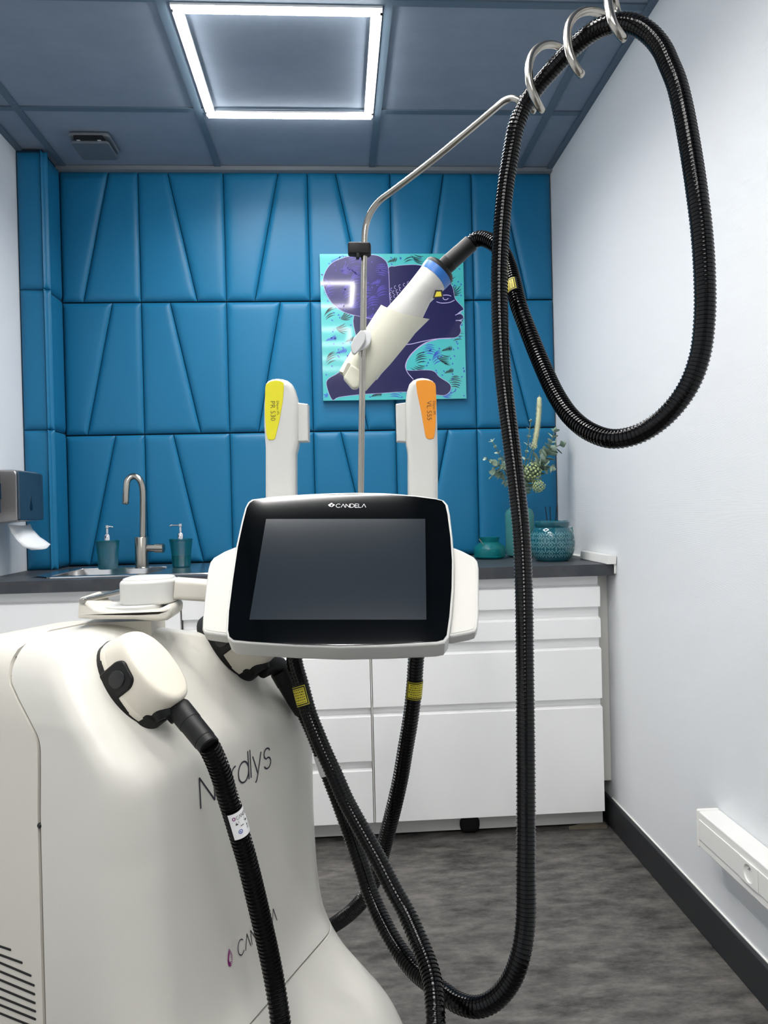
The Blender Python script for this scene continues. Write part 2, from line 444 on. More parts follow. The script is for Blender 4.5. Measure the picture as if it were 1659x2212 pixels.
# ceiling vent
c = [onz(145, 286, ZC), onz(234, 286, ZC), onz(254, 329, ZC), onz(172, 329, ZC)]
vx0, vx1 = c[0].x, c[1].x; vy0 = c[0].y; vy1 = vy0+(vx1-vx0)
t = empty('ceiling_vent', ((vx0+vx1)/2, (vy0+vy1)/2, ZC-.03)); tag(t, 'small square air vent on the ceiling tile above the pillar', 'air vent')
O = V3(((vx0+vx1)/2, (vy0+vy1)/2, ZC)); W_ = vx1-vx0
slab('frame', rrect(W_, W_, .018), O, X, -Y_, -Z, 0, .010, mat('vent_grey', (112, 118, 124), .4), t, bev=.004)
box('slot', (vx0+.022, vy0-.0012, ZC-.024), (vx1-.022, vy0+.05, ZC-.0101), M_btx, t)
slab('cover_plate', rrect(W_-.012, W_-.012, .014), O+V3((0, .006, 0)), X, -Y_, -Z, .024, .032, mat('vent_plate', (92, 100, 108), .5), t, bev=.003)
for sx in (vx0+.03, vx1-.042): box('spacer', (sx, vy0+.004, ZC-.0245), (sx+.012, vy0+.02, ZC-.0095), M_grey, t)

# ------------------------------------------------------------------ padded wall panels
def pad_vf(q, dirn, H=.013, r=.008, nu=18, nv=24):
    """q: four corners (bl, br, tr, tl); puffs out along dirn"""
    q = [V3(p) for p in q]; v = []; f = []
    ex = (q[1]-q[0]).normalized(); ey = (q[3]-q[0]); ey = (ey-ex*ey.dot(ex)).normalized()
    P2 = [((p-q[0]).dot(ex), (p-q[0]).dot(ey)) for p in q]
    def dist(x, y):
        d = 9
        for i in range(4):
            a = P2[i]; b = P2[(i+1) % 4]; lx, ly = b[0]-a[0], b[1]-a[1]; L = math.hypot(lx, ly) or 1
            d = min(d, abs((x-a[0])*ly-(y-a[1])*lx)/L)
        return d
    def warp(t): return .5-.5*math.cos(PI*t) if True else t
    for j in range(nv+1):
        for i in range(nu+1):
            s, t = warp(i/nu), warp(j/nv)
            p = (q[0]*(1-s)+q[1]*s)*(1-t)+(q[3]*(1-s)+q[2]*s)*t
            x, y = (p-q[0]).dot(ex), (p-q[0]).dot(ey); d = dist(x, y)
            v.append(p+dirn*(H*(1-math.exp(-d/r))-.002))
    for j in range(nv):
        for i in range(nu): a = j*(nu+1)+i; f.append((a, a+1, a+nu+2, a+nu+1))
    # closed back
    k = len(v); v += [p-dirn*.004 for p in q]
    f.append((k, k+3, k+2, k+1))
    return v, f
YP = 3.024
rowy = [(367, 650), (650, 935), (935, 1214)]
rowz = [(1.949, 2.468), (1.421, 1.946), (.902, 1.418)]
colx = [at(x, 650, 3.012).x for x in (132, 303, 488, 670, 849, 1025)]+[XR-.002]
diag = [[(232, 178), (360, 425), (600, 550), (724, 786), (959, 919), (1079, 1141)],
        [(240.5, 187), (366, 433), (605, 558), (733, 796), (962, 923), (1078, 1148)],
        [(247.5, 192), (373, 439), (612, 560), (736, 802), (969, 917), (1086, 1152)]]
rown = ['top row', 'middle row', 'bottom row']
coln = ['next to the pillar', 'second column from the pillar', 'third column from the pillar', 'third column from the right wall', 'second column from the right wall', 'next to the right wall']
for r_ in range(3):
    z0, z1 = rowz[r_]
    for c_ in range(6):
        x0, x1 = colx[c_], colx[c_+1]
        dt = at(diag[r_][c_][0], rowy[r_][0], 3.012).x; db = at(diag[r_][c_][1], rowy[r_][1], 3.012).x
        dt = min(max(dt, x0+.03), x1-.03); db = min(max(db, x0+.03), x1-.03)
        t = empty('padded_wall_panel', ((x0+x1)/2, YP, z0))
        tag(t, 'teal padded leatherette wall panel with a slanted seam, %s, %s' % (rown[r_], coln[c_]), 'wall panel', 'teal padded panels on the back wall')
        g_ = .0012
        for q in ([(x0+g_, YP, z0+g_), (db-g_, YP, z0+g_), (dt-g_, YP, z1-g_), (x0+g_, YP, z1-g_)],
                  [(db+g_, YP, z0+g_), (x1-g_, YP, z0+g_), (x1-g_, YP, z1-g_), (dt+g_, YP, z1-g_)]):
            v, f = pad_vf(q, -Y_); mesh('pad', v, f, M_teal, t, 60)
# pillar clad in the same pads
XP, YPL = -1.052, 2.842
struct(box('wall_pillar', (XL, YPL+.022, 0), (XP-.022, YB, ZC), M_seam))
pr = [(1.954, 2.468), (1.428, 1.951), (.902, 1.425)]
for r_, (z0, z1) in enumerate(pr):
    t = empty('padded_pillar_panel', ((XL+XP)/2, YPL, z0))
    tag(t, 'teal padded corner panel wrapped round the pillar by the left wall, %s' % ['topmost', 'middle one', 'lowest, behind the towel dispenser'][r_], 'wall panel', 'teal padded panels round the pillar')
    q = [(XL+.003, YPL+.020, z0), (XP-.003, YPL+.020, z0), (XP-.003, YPL+.020, z1), (XL+.003, YPL+.020, z1)]
    v, f = pad_vf(q, -Y_, r=.008); mesh('front_pad', v, f, M_teal, t, 60)
    q = [(XP-.020, YPL+.003, z0), (XP-.020, YP-.008, z0), (XP-.020, YP-.008, z1), (XP-.020, YPL+.003, z1)]
    v, f = pad_vf(q, X, r=.008); mesh('side_pad', v, f, M_teal, t, 60)

# ------------------------------------------------------------------ worktop and cabinets
YW, ZW, YC = 2.395, .900, 2.42
wk = empty('worktop', (-.13, 2.7, .862)); tag(wk, 'dark slate grey worktop running wall to wall under the padded panels', 'worktop')
sx0, sx1, sy0, sy1 = -1.02, -.62, 2.52, 2.84      # sink bowl opening
g = G()
for lo, hi in (((XL+.001, YW), (sx0, 3.005)), ((sx1, YW), (XR-.006, 3.005)), ((sx0, YW), (sx1, sy0)), ((sx0, sy1), (sx1, 3.005))):
    g.add(*box_vf((lo[0], lo[1], .862), (hi[0], hi[1], ZW)))
g.out('slab', M_top, wk, 0)
tube('silicone_bead', [(XR-.004, 2.39, .868), (XR-.004, 2.39, .899), (XR-.003, 2.41, .902), (XR-.003, 2.9, .902)], .0045, M_silic, wk, 8)

def front_panel(par, x0, x1, z0, z1, nm='drawer_front'):
    g = G(); v, f = box_vf((x0+.0015, YC, z0), (x1-.0015, YC+.019, z1)); 
    # bevelled finger edge on top
    v = [q-V3((0, 0, .005)) if (q.z > z1-.001 and q.y < YC+.01) else q for q in v]
    g.add(v, f); return g.out(nm, M_cab, par, 20)
def cabinet(name, x0, x1, label, fronts, rails, group=None):
    t = empty(name, ((x0+x1)/2, YC+.03, .072)); tag(t, label, 'cabinet', group)
    g = G()
    for lo, hi in (((x0, YC+.06, .072), (x0+.016, 2.98, .861)), ((x1-.016, YC+.06, .072), (x1, 2.98, .861)), ((x0, 2.964, .072), (x1, 2.98, .861)),
                   ((x0, YC+.06, .072), (x1, 2.98, .088))): g.add(*box_vf(lo, hi))
    g.out('carcass', M_cabs, t, 0)
    for z0, z1 in rails:
        box('handle_rail', (x0+.001, YC+.022, z0-.012), (x1-.001, YC+.055, z1+.012), M_cab, t)
    for z0, z1 in fronts: front_panel(t, x0, x1, z0, z1)
    return t
A1 = .079
def zz(px, py): return at(px, py, YC).z
F4 = .426; za = zz(802, 1644); zb = zz(802, 1662.5)
fr_r = [(.758, .829), (.655, .722), (.452, .621), (.074, F4)]
fr_l = [(.758, .829), (.655, .722), (.452, .621), (za, F4), (.074, zb)]
cabinet('drawer_cabinet', .098, .866, 'wide white gloss drawer cabinet under the worktop beside the right wall', fr_r, [(.835, .85), (.722, .752), (.621, .655), (F4, .452)], 'white kitchen cabinets')
cabinet('drawer_cabinet', -.510, .093, 'narrower white drawer cabinet in the middle, half hidden by the machine and monitor', fr_l, [(.835, .85), (.722, .752), (.621, .655), (F4, .452), (zb, za)], 'white kitchen cabinets')
box('end_panel', (.0935, YC+.003, .074), (.0975, 2.9, .86), M_cabs, bpy.data.objects['drawer_cabinet'])
t = empty('sink_cabinet', (-.84, YC+.03, .072)); tag(t, 'white sink cabinet under the basin beside the left wall, behind the machine', 'cabinet', 'white kitchen cabinets')
g = G()
for lo, hi in (((XL+.003, YC+.06, .072), (XL+.019, 2.98, .861)), ((-.530, YC+.06, .072), (-.514, 2.98, .861)), ((XL+.003, YC+.06, .072), (-.514, 2.98, .088))): g.add(*box_vf(lo, hi))
g.out('carcass', M_cabs, t, 0)
box('handle_rail', (XL+.003, YC+.022, .80), (-.513, YC+.055, .861), M_cab, t)
front_panel(t, XL+.003, -.513, .074, .829, 'door')
box('filler_panel', (.872, 2.475, .155), (XR-.001, 2.49, .860), M_cabs)
tag(bpy.data.objects['filler_panel'], 'narrow off-white filler strip between drawer cabinet and right wall', 'filler panel')
box('plinth', (XL+.002, 2.480, .010), (.878, 2.496, .070), M_plinth)
tag(bpy.data.objects['plinth'], 'grey plinth board under the white cabinets', 'plinth')
# small things at floor level
p = onz(1013, 1793, 0); t = slab('rubber_foot', round_poly([(-.033, .0), (.033, 0), (.035, .055), (-.035, .055)], .034), (p.x, p.y, 0), X, Z, -Y_, -.03, .03, M_black, None, bev=.012, back=.012)
tag(t, 'small black rounded foot poking out at the plinth below the cabinets', 'foot')
a = onz(1228, 1791, .001); b = onz(1325, 1783, .001)
t = slab('wooden_strip', [(a.x, -.006), (b.x-.03, -.012), (b.x-.03, .012), (a.x+.05, .010)], (0, (a.y+b.y)/2-.005, .001), X, Y_, Z, 0, .012, M_wood)
tag(t, 'thin grey offcut of wood lying on the floor in the corner by the skirting', 'wooden strip')

# ------------------------------------------------------------------ sink, tap, soap bottles
t = empty('sink', (-.80, 2.68, ZW)); tag(t, 'stainless steel inset sink in the worktop left of the monitor', 'sink')
rx0, ry0 = onz(95, 1249, ZW+.002).x, 2.47
RX1, RY1 = -.42, 2.93
def ringpts(x0, x1, y0, y1, r, z): return [(V3((x0+x1, y0+y1, 0))/2+V3((q[0], q[1], z))) for q in rrect(x1-x0, y1-y0, r, 6)]
rings = [ringpts(rx0, RX1, ry0, RY1, .02, ZW+.0005), ringpts(rx0+.002, RX1-.002, ry0+.002, RY1-.002, .02, ZW+.004),
         ringpts(sx0+.002, sx1-.002, sy0+.002, sy1-.002, .06, ZW+.0035), ringpts(sx0+.006, sx1-.006, sy0+.006, sy1-.006, .06, ZW-.004),
         ringpts(sx0+.014, sx1-.014, sy0+.014, sy1-.014, .06, ZW-.12), ringpts(sx0+.05, sx1-.05, sy0+.05, sy1-.05, .06, ZW-.15)]
v = sum(rings, []); n_ = len(rings[0]); f = []
for i in range(len(rings)-1):
    for j in range(n_): f.append((i*n_+j, i*n_+(j+1) % n_, (i+1)*n_+(j+1) % n_, (i+1)*n_+j))
f.append(tuple((len(rings)-1)*n_+j for j in range(n_)))
mesh('basin', v, f, M_sink, t, 40)
lathe('drain', ((sx0+sx1)/2, (sy0+sy1)/2, ZW-.1495), [(.0, 0), (.03, 0), (.034, .003), (.02, .004), (0, .002)], M_chrome, t)
# tap
b = onz(307, 1227, ZW+.004); by_ = b.y
t = empty('tap', b); tag(t, 'brushed steel mixer tap with high hooked spout behind the sink', 'tap')
zt = lambda py: at(307, py, by_).z
rb = .0240
axial('body', b, (b.x, by_, zt(1160)), [(0, rb*1.08), (.02, rb*1.08), (.04, rb), (.98, rb), (1, rb*.95)], M_steel, t, 28)
P = [at(309, 1165, by_), at(309, 1100, by_), at(308, 1055, by_), at(303, 1038, by_), at(294, 1029.5, by_), at(285, 1029.5, by_), at(276, 1037, by_-.01), at(273, 1055, by_-.015), at(271, 1090, by_-.02)]
tube('spout', P, .0117, M_steel, t, 18)
a = at(318, 1184, by_); e = at(354, 1184, by_-.01)
axial('lever', a, e, [(0, .013), (.5, .014), (.52, .0170), (.98, .0170), (1, .0155)], M_steel, t, 24)
def bottle(px, pyb, label, wt, wb, pytop, ndir, liquid):
    b = onz(px, pyb, ZW+.0045); t = empty('soap_bottle', b); tag(t, label, 'soap bottle', 'teal soap bottles by the sink')
    s = b.y/FPX; h = (pyb-pytop)*s
    prof = [(.0, 0), (wb*s*.94, 0), (wb*s, .003)]
    for i in range(12): q = i/11; prof.append(((wb+(wt-wb)*(q**1.4))*s+(.0008 if i % 2 else 0), .004+q*(h-.006)))
    prof += [(wt*s*.9, h), (.012, h+.001), (0, h+.001)]
    lathe('bottle', b, prof, M_gdark, t, 12, 20)
    if liquid: lathe('liquid', b, [(0, .004), (wb*s*.9, .004), ((wb+(wt-wb)*.2)*s*.93, h*.42), (0, h*.42)], M_soap, t, 16)
    lathe('pump_collar', b+Z*(h), [(.0, 0), (.0115, .0), (.0115, .016), (.008, .021), (.0045, .024), (.0045, .042), (.007, .044), (.007, .054), (0, .055)], M_chrome, t, 20)
    z = b+Z*(h+.049)
    tube('nozzle', [z, z+X*ndir*.016, z+X*ndir*.028+Z*.0005, z+X*ndir*.034-Z*.004], .0035, M_chrome, t, 10)
bottle(234, 1229, 'teal ribbed soap bottle left of the tap with its nozzle to the right', 24.5, 20, 1168, .62, False)
bottle(392, 1224.5, 'teal ribbed soap bottle right of the tap, green soap in the bottom', 24.5, 19, 1164, -1.15, True)

# ------------------------------------------------------------------ dispensers on the left wall
XD = -1.045
y0_ = onx(41, 1075, XD).y; y1_ = onx(93, 1075, XD).y
zt_, zb_ = onx(41, 1017, XD).z, onx(41, 1126, XD).z
t = empty('towel_dispenser', (XL, (y0_+y1_)/2, zb_)); tag(t, 'silver and dark paper towel dispenser on the left wall', 'towel dispenser')
hh = zt_-zb_
prof = round_poly([(0, -.008), (XD-XL-.012, 0), (XD-XL-.006, .004), (XD-XL-.004, hh-.012), (XD-XL-.014, hh+.004), (0, hh+.006)], .008, 4)
slab('housing', prof, (XL+.0005, y0_, zb_), X, Z, Y_, 0, y1_-y0_-.004, M_disp1, t, bev=.004, back=.006)
slab('front_cover', rrect(y1_-y0_, hh-.002, .010), (XD-.006, (y0_+y1_)/2, zb_+hh/2), Y_, Z, X, 0, .008, M_disp2, t, bev=.005)
c = onx(68, 1090, XD+.003)
drop = [(0, .034)]+[(.012*math.sin(a), -.008-.013*math.cos(a)*1) for a in [PI*.80-k*PI*1.6/10 for k in range(11)]]
slab('level_window', drop, (XD+.0015, c.y, c.z), Y_, Z, X, 0, .0012, M_disp3, t)
# hanging towel
A = [(25, 1128, 2.56), (60, 1128, 2.70)]
rows = [((18, 1128, -1.13, -1.13), 0)]
t0 = zb_-.002; ym = (y0_+y1_)/2
v = []; f = []
pts = [((17, 1133), (70, 1131), -1.10, -1.085), ((24, 1150), (76, 1143), -1.095, -1.07), ((35, 1166), (92, 1160), -1.08, -1.045), ((50, 1181), (104, 1168), -1.06, -1.02), ((68, 1188), (115, 1176), -1.045, -1.0)]
for (p0, p1, xa, xb) in pts:
    a = onx(p0[0], p0[1], xa); b = onx(p1[0], p1[1], xb)
    for i in range(9):
        s = i/8; q = a.lerp(b, s); q = q+V3((.012*math.sin(s*PI*1.3), 0, -.006*math.sin(s*PI))); v.append(q)
for j in range(len(pts)-1):
    for i in range(8): k0 = j*9+i; f.append((k0, k0+1, k0+10, k0+9))
o = mesh('paper_towel', v, f, M_paper, None, 60); md = o.modifiers.new('s', 'SOLIDIFY'); md.thickness = .0012
tag(o, 'white folded paper towel hanging out of the towel dispenser', 'paper towel')
a = onx(3, 1035, -1.075)
t = empty('soap_dispenser', (XL, a.y-.05, 1.1)); tag(t, 'dark wall dispenser cut off by the left edge of the photo', 'soap dispenser')
zA, zB = onx(3, 1009, -1.075).z, onx(3, 1112, -1.075).z
box('body', (XL+.0005, a.y-.11, zB), (-1.075, a.y, zA), M_disp2, t, bev=.01)
box('sight_window', (-1.076, a.y-.09, zB+.05), (-1.0735, a.y-.008, zB+.10), M_disp3, t)

# ------------------------------------------------------------------ right wall: trunking with socket
XT = .856
ye = onx(1504, 1745, XT).y; ztop = onx(1504, 1747, XT).z; zbot = onx(1506.6, 1826, XT).z
t = empty('cable_trunking', (XR, 1.1, zbot)); tag(t, 'white plastic cable trunking along the lower right wall', 'cable trunking')
box('channel', (XT, .25, zbot), (XR-.0005, ye-.012, ztop), M_trunk, t, bev=.004)
box('end_cap', (XT-.002, ye-.0115, zbot-.002), (XR-.0005, ye, ztop+.002), M_trunk, t, bev=.005)
hgt = ztop-zbot; zc0, zc1 = zbot+hgt*.24, zbot+hgt*.78
s0 = onx(1599.6, 1850, XT).y; s1 = onx(1640, 1890, XT).y
box('cover_strip', (XT-.0022, s0+.0006, zc0), (XT+.002, ye-.014, zc1), M_trunk, t, bev=.0008)
box('cover_strip', (XT-.0022, .25, zc0), (XT+.002, s1-.0006, zc1), M_trunk, t, bev=.0008)
# socket plate with a real recess
yc, zc = (s0+s1)/2, (zc0+zc1)/2; R_ = min(s0-s1, zc1-zc0)*.40
v = []; f = []; n_ = 32
sq = []
for k in range(n_):
    a = 2*PI*k/n_; c_, s_ = math.cos(a), math.sin(a); m_ = max(abs(c_), abs(s_))
    sq.append((yc+c_/m_*(s0-s1)/2*.985, zc+s_/m_*(zc1-zc0)/2))
for x, pts in ((XT+.002, sq), (XT-.0035, sq), (XT-.0035, [(yc+R_*math.cos(2*PI*k/n_), zc+R_*math.sin(2*PI*k/n_)) for k in range(n_)]),
               (XT-.002, [(yc+R_*.97*math.cos(2*PI*k/n_), zc+R_*.97*math.sin(2*PI*k/n_)) for k in range(n_)]),
               (XT+.011, [(yc+R_*.93*math.cos(2*PI*k/n_), zc+R_*.93*math.sin(2*PI*k/n_)) for k in range(n_)])):
    v += [V3((x, p[0], p[1])) for p in pts]
for i in range(4):
    for j in range(n_): f.append((i*n_+j, i*n_+(j+1) % n_, (i+1)*n_+(j+1) % n_, (i+1)*n_+j))
f.append(tuple(4*n_+j for j in range(n_)))
so = mesh('socket', v, f, M_trunk, t, 30)
axial('earth_pin', (XT+.011, yc, zc+R_*.5), (XT-.004, yc, zc+R_*.5), [(0, .0025), (.8, .0025), (1, .001)], M_pin, so, 12)

# ------------------------------------------------------------------ things on the right of the worktop
def turned(name, px, pyb, m, label, cat, ladder, seg=32, Y=None, parent=None):
    """ladder: (half width px, py) from bottom to top at the thing's own depth"""
    b = onz(px, pyb, ZW+.0003) if Y is None else V3((at(px, pyb, Y).x, Y, ZW+.0003))
    s = b.y/FPX; prof = [(0, 0)]+[(hw*s, (pyb-py)*s) for hw, py in ladder]
    return b, s, prof
b, s, prof = turned('', 1124, 1203, None, '', '', [(22, 1203), (30, 1198), (32, 1180), (31, 1140), (32, 1110), (28, 1100), (18, 1094), (12, 1090), (13, 1078), (11, 1078), (10, 1090), (20, 1100), (28, 1112), (28, 1190), (0, 1197)])
VB = b
tag(lathe('flower_vase', b, prof, M_vase, None), 'tall pale teal glass vase holding flowers, half behind the black hose', 'vase')
b, s, prof = turned('', 1194, 1211, None, '', '', [(34, 1211), (40, 1205), (46, 1190), (48, 1172), (46, 1155), (41, 1142), (36, 1137), (39, 1133), (39, 1126), (36, 1124), (34, 1126), (34, 1138), (42, 1155), (43, 1185), (35, 1204), (0, 1206)])
t = empty('ceramic_pot', b); tag(t, 'round dark teal ceramic pot with cut-out star lattice, on the worktop by the right wall', 'pot')
lathe('pot', b, prof, M_pot, t, 40)
g = G(); hz = lambda py: (1211-py)*s
def prad(z):
    ps = prof[1:9]
    for (r1, z1), (r2, z2) in zip(ps, ps[1:]):
        if z1 <= z <= z2: return r1+(r2-r1)*(z-z1)/max(1e-9, z2-z1)
    return ps[0][0]
NR, NC = 3, 13
for rr in range(NR):
    za_, zb2 = hz(1202)+rr*(hz(1146)-hz(1202))/NR, hz(1202)+(rr+1)*(hz(1146)-hz(1202))/NR
    for cc in range(NC):
        a0 = 2*PI*cc/NC; da = 2*PI/NC
        def mp(x, y, a0=a0, da=da, za_=za_, zb2=zb2):
            z = za_+(zb2-za_)*y; r1 = prad(z)+.0010; a = a0+da*x
            return V3((b.x+r1*math.cos(a), b.y+r1*math.sin(a), b.z+z))
        for ln in ([(.08, .08), (.42, .42)], [(.58, .58), (.92, .92)], [(.08, .92), (.42, .58)], [(.58, .42), (.92, .08)],
                   [(.5, .02), (.5, .30)], [(.5, .70), (.5, .98)], [(.0, .22), (.16, .5), (.0, .78)], [(1, .22), (.84, .5), (1, .78)]):
            g.add(*ribbon_vf(ln, .12, mp))
g.out('lattice_pattern', M_potp, t, 0)
b, s, prof = turned('', 1236, 1204, None, '', '', [(12, 1204), (15, 1198), (17, 1180), (17, 1150), (14, 1142), (12, 1142), (13, 1150), (13, 1196), (0, 1200)], Y=2.86)
tag(lathe('candle_holder', b, prof, mat('holder_glaze', (70, 116, 118), .2, coat=.4, bump=((160, 160, 160), 1, .006)), None, 18, 20), 'ribbed pale teal candle holder behind the patterned pot against the wall', 'candle holder')
b, s, prof = turned('', 1058, 1206.5, None, '', '', [(26, 1206.5), (34, 1202), (35, 1190), (33, 1181), (24, 1173), (20, 1170), (22, 1162), (23, 1160), (21, 1160), (18, 1170), (30, 1183), (32, 1192), (30, 1200), (0, 1202)])
t = empty('glass_lantern', b); tag(t, 'low turquoise glass lantern jar with a wire handle, right of the monitor', 'glass jar')
lathe('jar', b, prof, M_jar, t, 28)
jr = 35*s; jz = b+Z*(44*s)
tube('wire_handle', [jz+V3((-21*s, -.002, 0)), jz+V3((-24*s, -.02, -.002)), jz+V3((-5*s, -.036, -22*s)), jz+V3((18*s, -.034, -16*s)), jz+V3((34*s, -.012, -26*s))], .0013, mat('wire', (150, 130, 110), .4, metal=1), t, 8)
a = onz(1009, 1196, ZW+.0005); r_ = 6.5*a.y/FPX; a = a+Z*(r_)
o = axial('white_plug', a, a+V3((.022, .006, 0)), [(0, r_*.8), (.1, r_), (.9, r_), (1, r_*.8)], M_white, None); tag(o, 'small white plastic plug lying left of the turquoise glass lantern', 'plug')
# white conduit along the wall, on the worktop
a = onx(1311, 1212, XR-.035)
o = slab('conduit_cover', round_poly([(0, 0), (.032, 0), (.034, .028), (.004, .030)], .003), (XR-.036, a.y, ZW+.0005), X, Z, Y_, 0, .27, M_trunk, None, bev=.001, back=.001)
tag(o, 'white cable cover lying on the worktop along the right wall', 'cable cover')
# reed diffuser
rb_ = V3((at(1192, 1200, 2.87).x, 2.87, ZW+.0003)); t = empty('reed_diffuser', rb_); tag(t, 'black reeds of a diffuser sticking up behind the patterned pot', 'reed diffuser')
lathe('bottle', rb_, [(0, 0), (.026, 0), (.027, .05), (.012, .065), (.012, .085), (0, .085)], M_gdark, t, 20)
for (x0, y0, dx) in ((1178, 1094, 0), (1188, 1094, 0), (1203, 1092, 0)):
    a = at(x0, y0, 2.87); tube('reed', [rb_+V3(((a.x-rb_.x)*.2, 0, .03)), rb_+V3(((a.x-rb_.x)*.6, 0, .11)), a], .0017, M_reed, t, 8)
# flowers and branches standing in the vase
mouth = VB+Z*((1203-1082)*VB.y/FPX)
def leaf_vf(p, d, up, L, wd, cup=.15):
    d = d.normalized(); s = d.cross(up).normalized(); n = s.cross(d); v = []; f = []
    prof = [(0, .05), (.2, .7), (.45, 1), (.75, .85), (1, .12)]
    for t_, w_ in prof:
        for q in (-1, 0, 1): v.append(p+d*(L*t_)+s*(q*wd*w_/2)+n*(abs(q)*wd*cup-.1*L*t_*t_))
    for i in range(4):
        for q in range(2): f.append((i*3+q, i*3+q+1, i*3+q+4, i*3+q+3))
    return v, f
def sprig(path, nl, L0, L1, label, light=0.0, bare=.25):
    P = [mouth-Z*.06+V3((random.uniform(-.004, .004), random.uniform(-.004, .004), 0)), mouth+V3((random.uniform(-.006, .006), random.uniform(-.006, .006), 0))]+[at(x, y, d) for x, y, d in path]
    t = empty('eucalyptus_branch', P[0]); tag(t, label, 'branch', 'eucalyptus branches in the vase')
    tube('stem', P, .0016, M_stem, t, 6, .012)
    ev, L = spline(P); g = G()
    for i in range(nl):
        s = L*(bare+(1-bare)*i/(nl-1)); p = ev(s); tg = (ev(min(L, s+.01))-ev(s-.01)).normalized(); sz = L0+(L1-L0)*i/(nl-1)
        a = random.uniform(0, PI)
        for sg in (0, PI):
            side = tg.orthogonal().normalized(); side = Matrix.Rotation(a+sg, 3, tg) @ side
            g.add(*leaf_vf(p, side+tg*.7, tg, sz*random.uniform(1.0, 1.35), sz*.86), mi=1 if random.random() < light+.5*light*i/nl else 0)
    g.add(*leaf_vf(ev(L), tg, Z.cross(tg) if tg.cross(Z).length > .1 else X, L1, L1*.6), mi=1 if light > .3 else 0)
    g.out('leaves', M_leaf, t, 60, mats=[M_leaf, M_leafl])
D0 = VB.y
sprig([(1132, 1010, D0), (1140, 960, D0-.02), (1146, 912, D0-.03)], 9, .022, .013, 'slender eucalyptus branch rising beside the cream plume', .5, .35)
sprig([(1150, 1020, D0), (1178, 990, D0-.03), (1197, 935, D0-.04)], 12, .038, .024, 'broad leaved eucalyptus branch leaning right towards the wall', .25, .35)
sprig([(1150, 1020, D0-.01), (1180, 975, D0+.0), (1208, 962, D0-.01)], 11, .036, .03, 'grey green eucalyptus branch hanging over beside the right wall', .1, .35)
sprig([(1115, 1030, D0), (1085, 1010, D0-.02), (1052, 992, D0-.03)], 8, .034, .015, 'eucalyptus branch leaning left out of the vase, pale tip', .35, .35)
sprig([(1115, 1020, D0), (1085, 990, D0), (1064, 955, D0-.01)], 9, .032, .014, 'eucalyptus branch rising up left behind the hose', .5, .35)
sprig([(1110, 1040, D0), (1090, 1035, D0-.02), (1070, 1025, D0-.03)], 7, .036, .03, 'dark low eucalyptus leaves drooping left of the hose', 0, .4)
sprig([(1150, 1030, D0-.01), (1170, 1000, D0-.03), (1190, 975, D0-.03)], 12, .040, .034, 'dense grey green eucalyptus branch in the middle of the vase', .15, .3)
sprig([(1120, 1035, D0), (1100, 1012, D0-.03), (1078, 1004, D0-.04)], 9, .040, .030, 'grey eucalyptus branch spreading left just behind the hose', .15, .3)
sprig([(1140, 1030, D0), (1160, 1005, D0-.02), (1185, 1010, D0-.04)], 9, .034, .03, 'dark eucalyptus leaves above the green blooms', 0, .35)
P = [mouth-Z*.05, mouth+Z*.0, at(1146, 1020, D0), at(1153, 968, D0), at(1162, 915, D0), at(1165, 858, D0)]
t = empty('foxtail_plume', P[0]); tag(t, 'cream foxtail plume, tallest stem in the vase', 'dried flower')
tube('stem', P[:4], .0018, M_stem, t, 6, .012)
ev, L = spline(P[3:]); g = G()
for i in range(520):
    s = L*random.random(); p = ev(s); tg = (ev(min(L, s+.01))-ev(max(0, s-.01))).normalized(); a = random.uniform(0, 2*PI)
    sd = Matrix.Rotation(a, 3, tg) @ tg.orthogonal().normalized(); rr = .0150*min(1, (L-s)/.04+.25)
    q = p+sd*rr*.5; e_ = p+sd*rr+tg*.010; wv = sd.cross(tg)*.0011
    g.add([q-wv, q+wv, e_], [(0, 1, 2)])
for i in range(1): g.add(*tube_vf([ev(0), ev(L*.3), ev(L*.6), ev(L)], .0085, 10, .01))
g.out('plume', M_fox, t, 60)
def bloom(px, py, d, R, label, m=M_hyd, nb=70, nm='hydrangea_bloom', grp='blooms in the vase'):
    c = at(px, py, d); t = empty(nm, c); tag(t, label, 'flower', grp); g = G()
    for i in range(nb):
        ph = math.acos(1-2*(i+.5)/nb); th_ = PI*(1+5**.5)*i; dr = V3((math.sin(ph)*math.cos(th_), math.sin(ph)*math.sin(th_), math.cos(ph)))
        p = c+dr*R*random.uniform(.8, 1.05); s1 = dr.orthogonal().normalized(); s2 = dr.cross(s1); r0 = R*.16
        v = [p+dr*r0*.4]; v += [p+(s1*math.cos(k*PI/3)+s2*math.sin(k*PI/3))*r0-dr*r0*.2 for k in range(6)]
        g.add(v, [(0, k+1, (k+1) % 6+1) for k in range(6)])
        g.add([p-dr*R*.3-s1*.0006, p-dr*R*.3+s1*.0006, p], [(0, 1, 2)])
    g.out('petals', m, t, 0)
    tube('stem', [mouth-Z*.04, mouth+Z*.005, (mouth+c)/2+V3((0, 0, .02)), c], .0016, M_stem, t, 6, .012)
bloom(1150, 1020, D0-.03, .036, 'round green hydrangea bloom in the vase right of the hose')
bloom(1163, 1050, D0-.045, .026, 'smaller pale green bloom drooping lowest over the vase')
bloom(1152, 963, D0-.03, .017, 'tiny cream flowers at the foot of the foxtail plume', M_fox, 30, 'cream_flower')
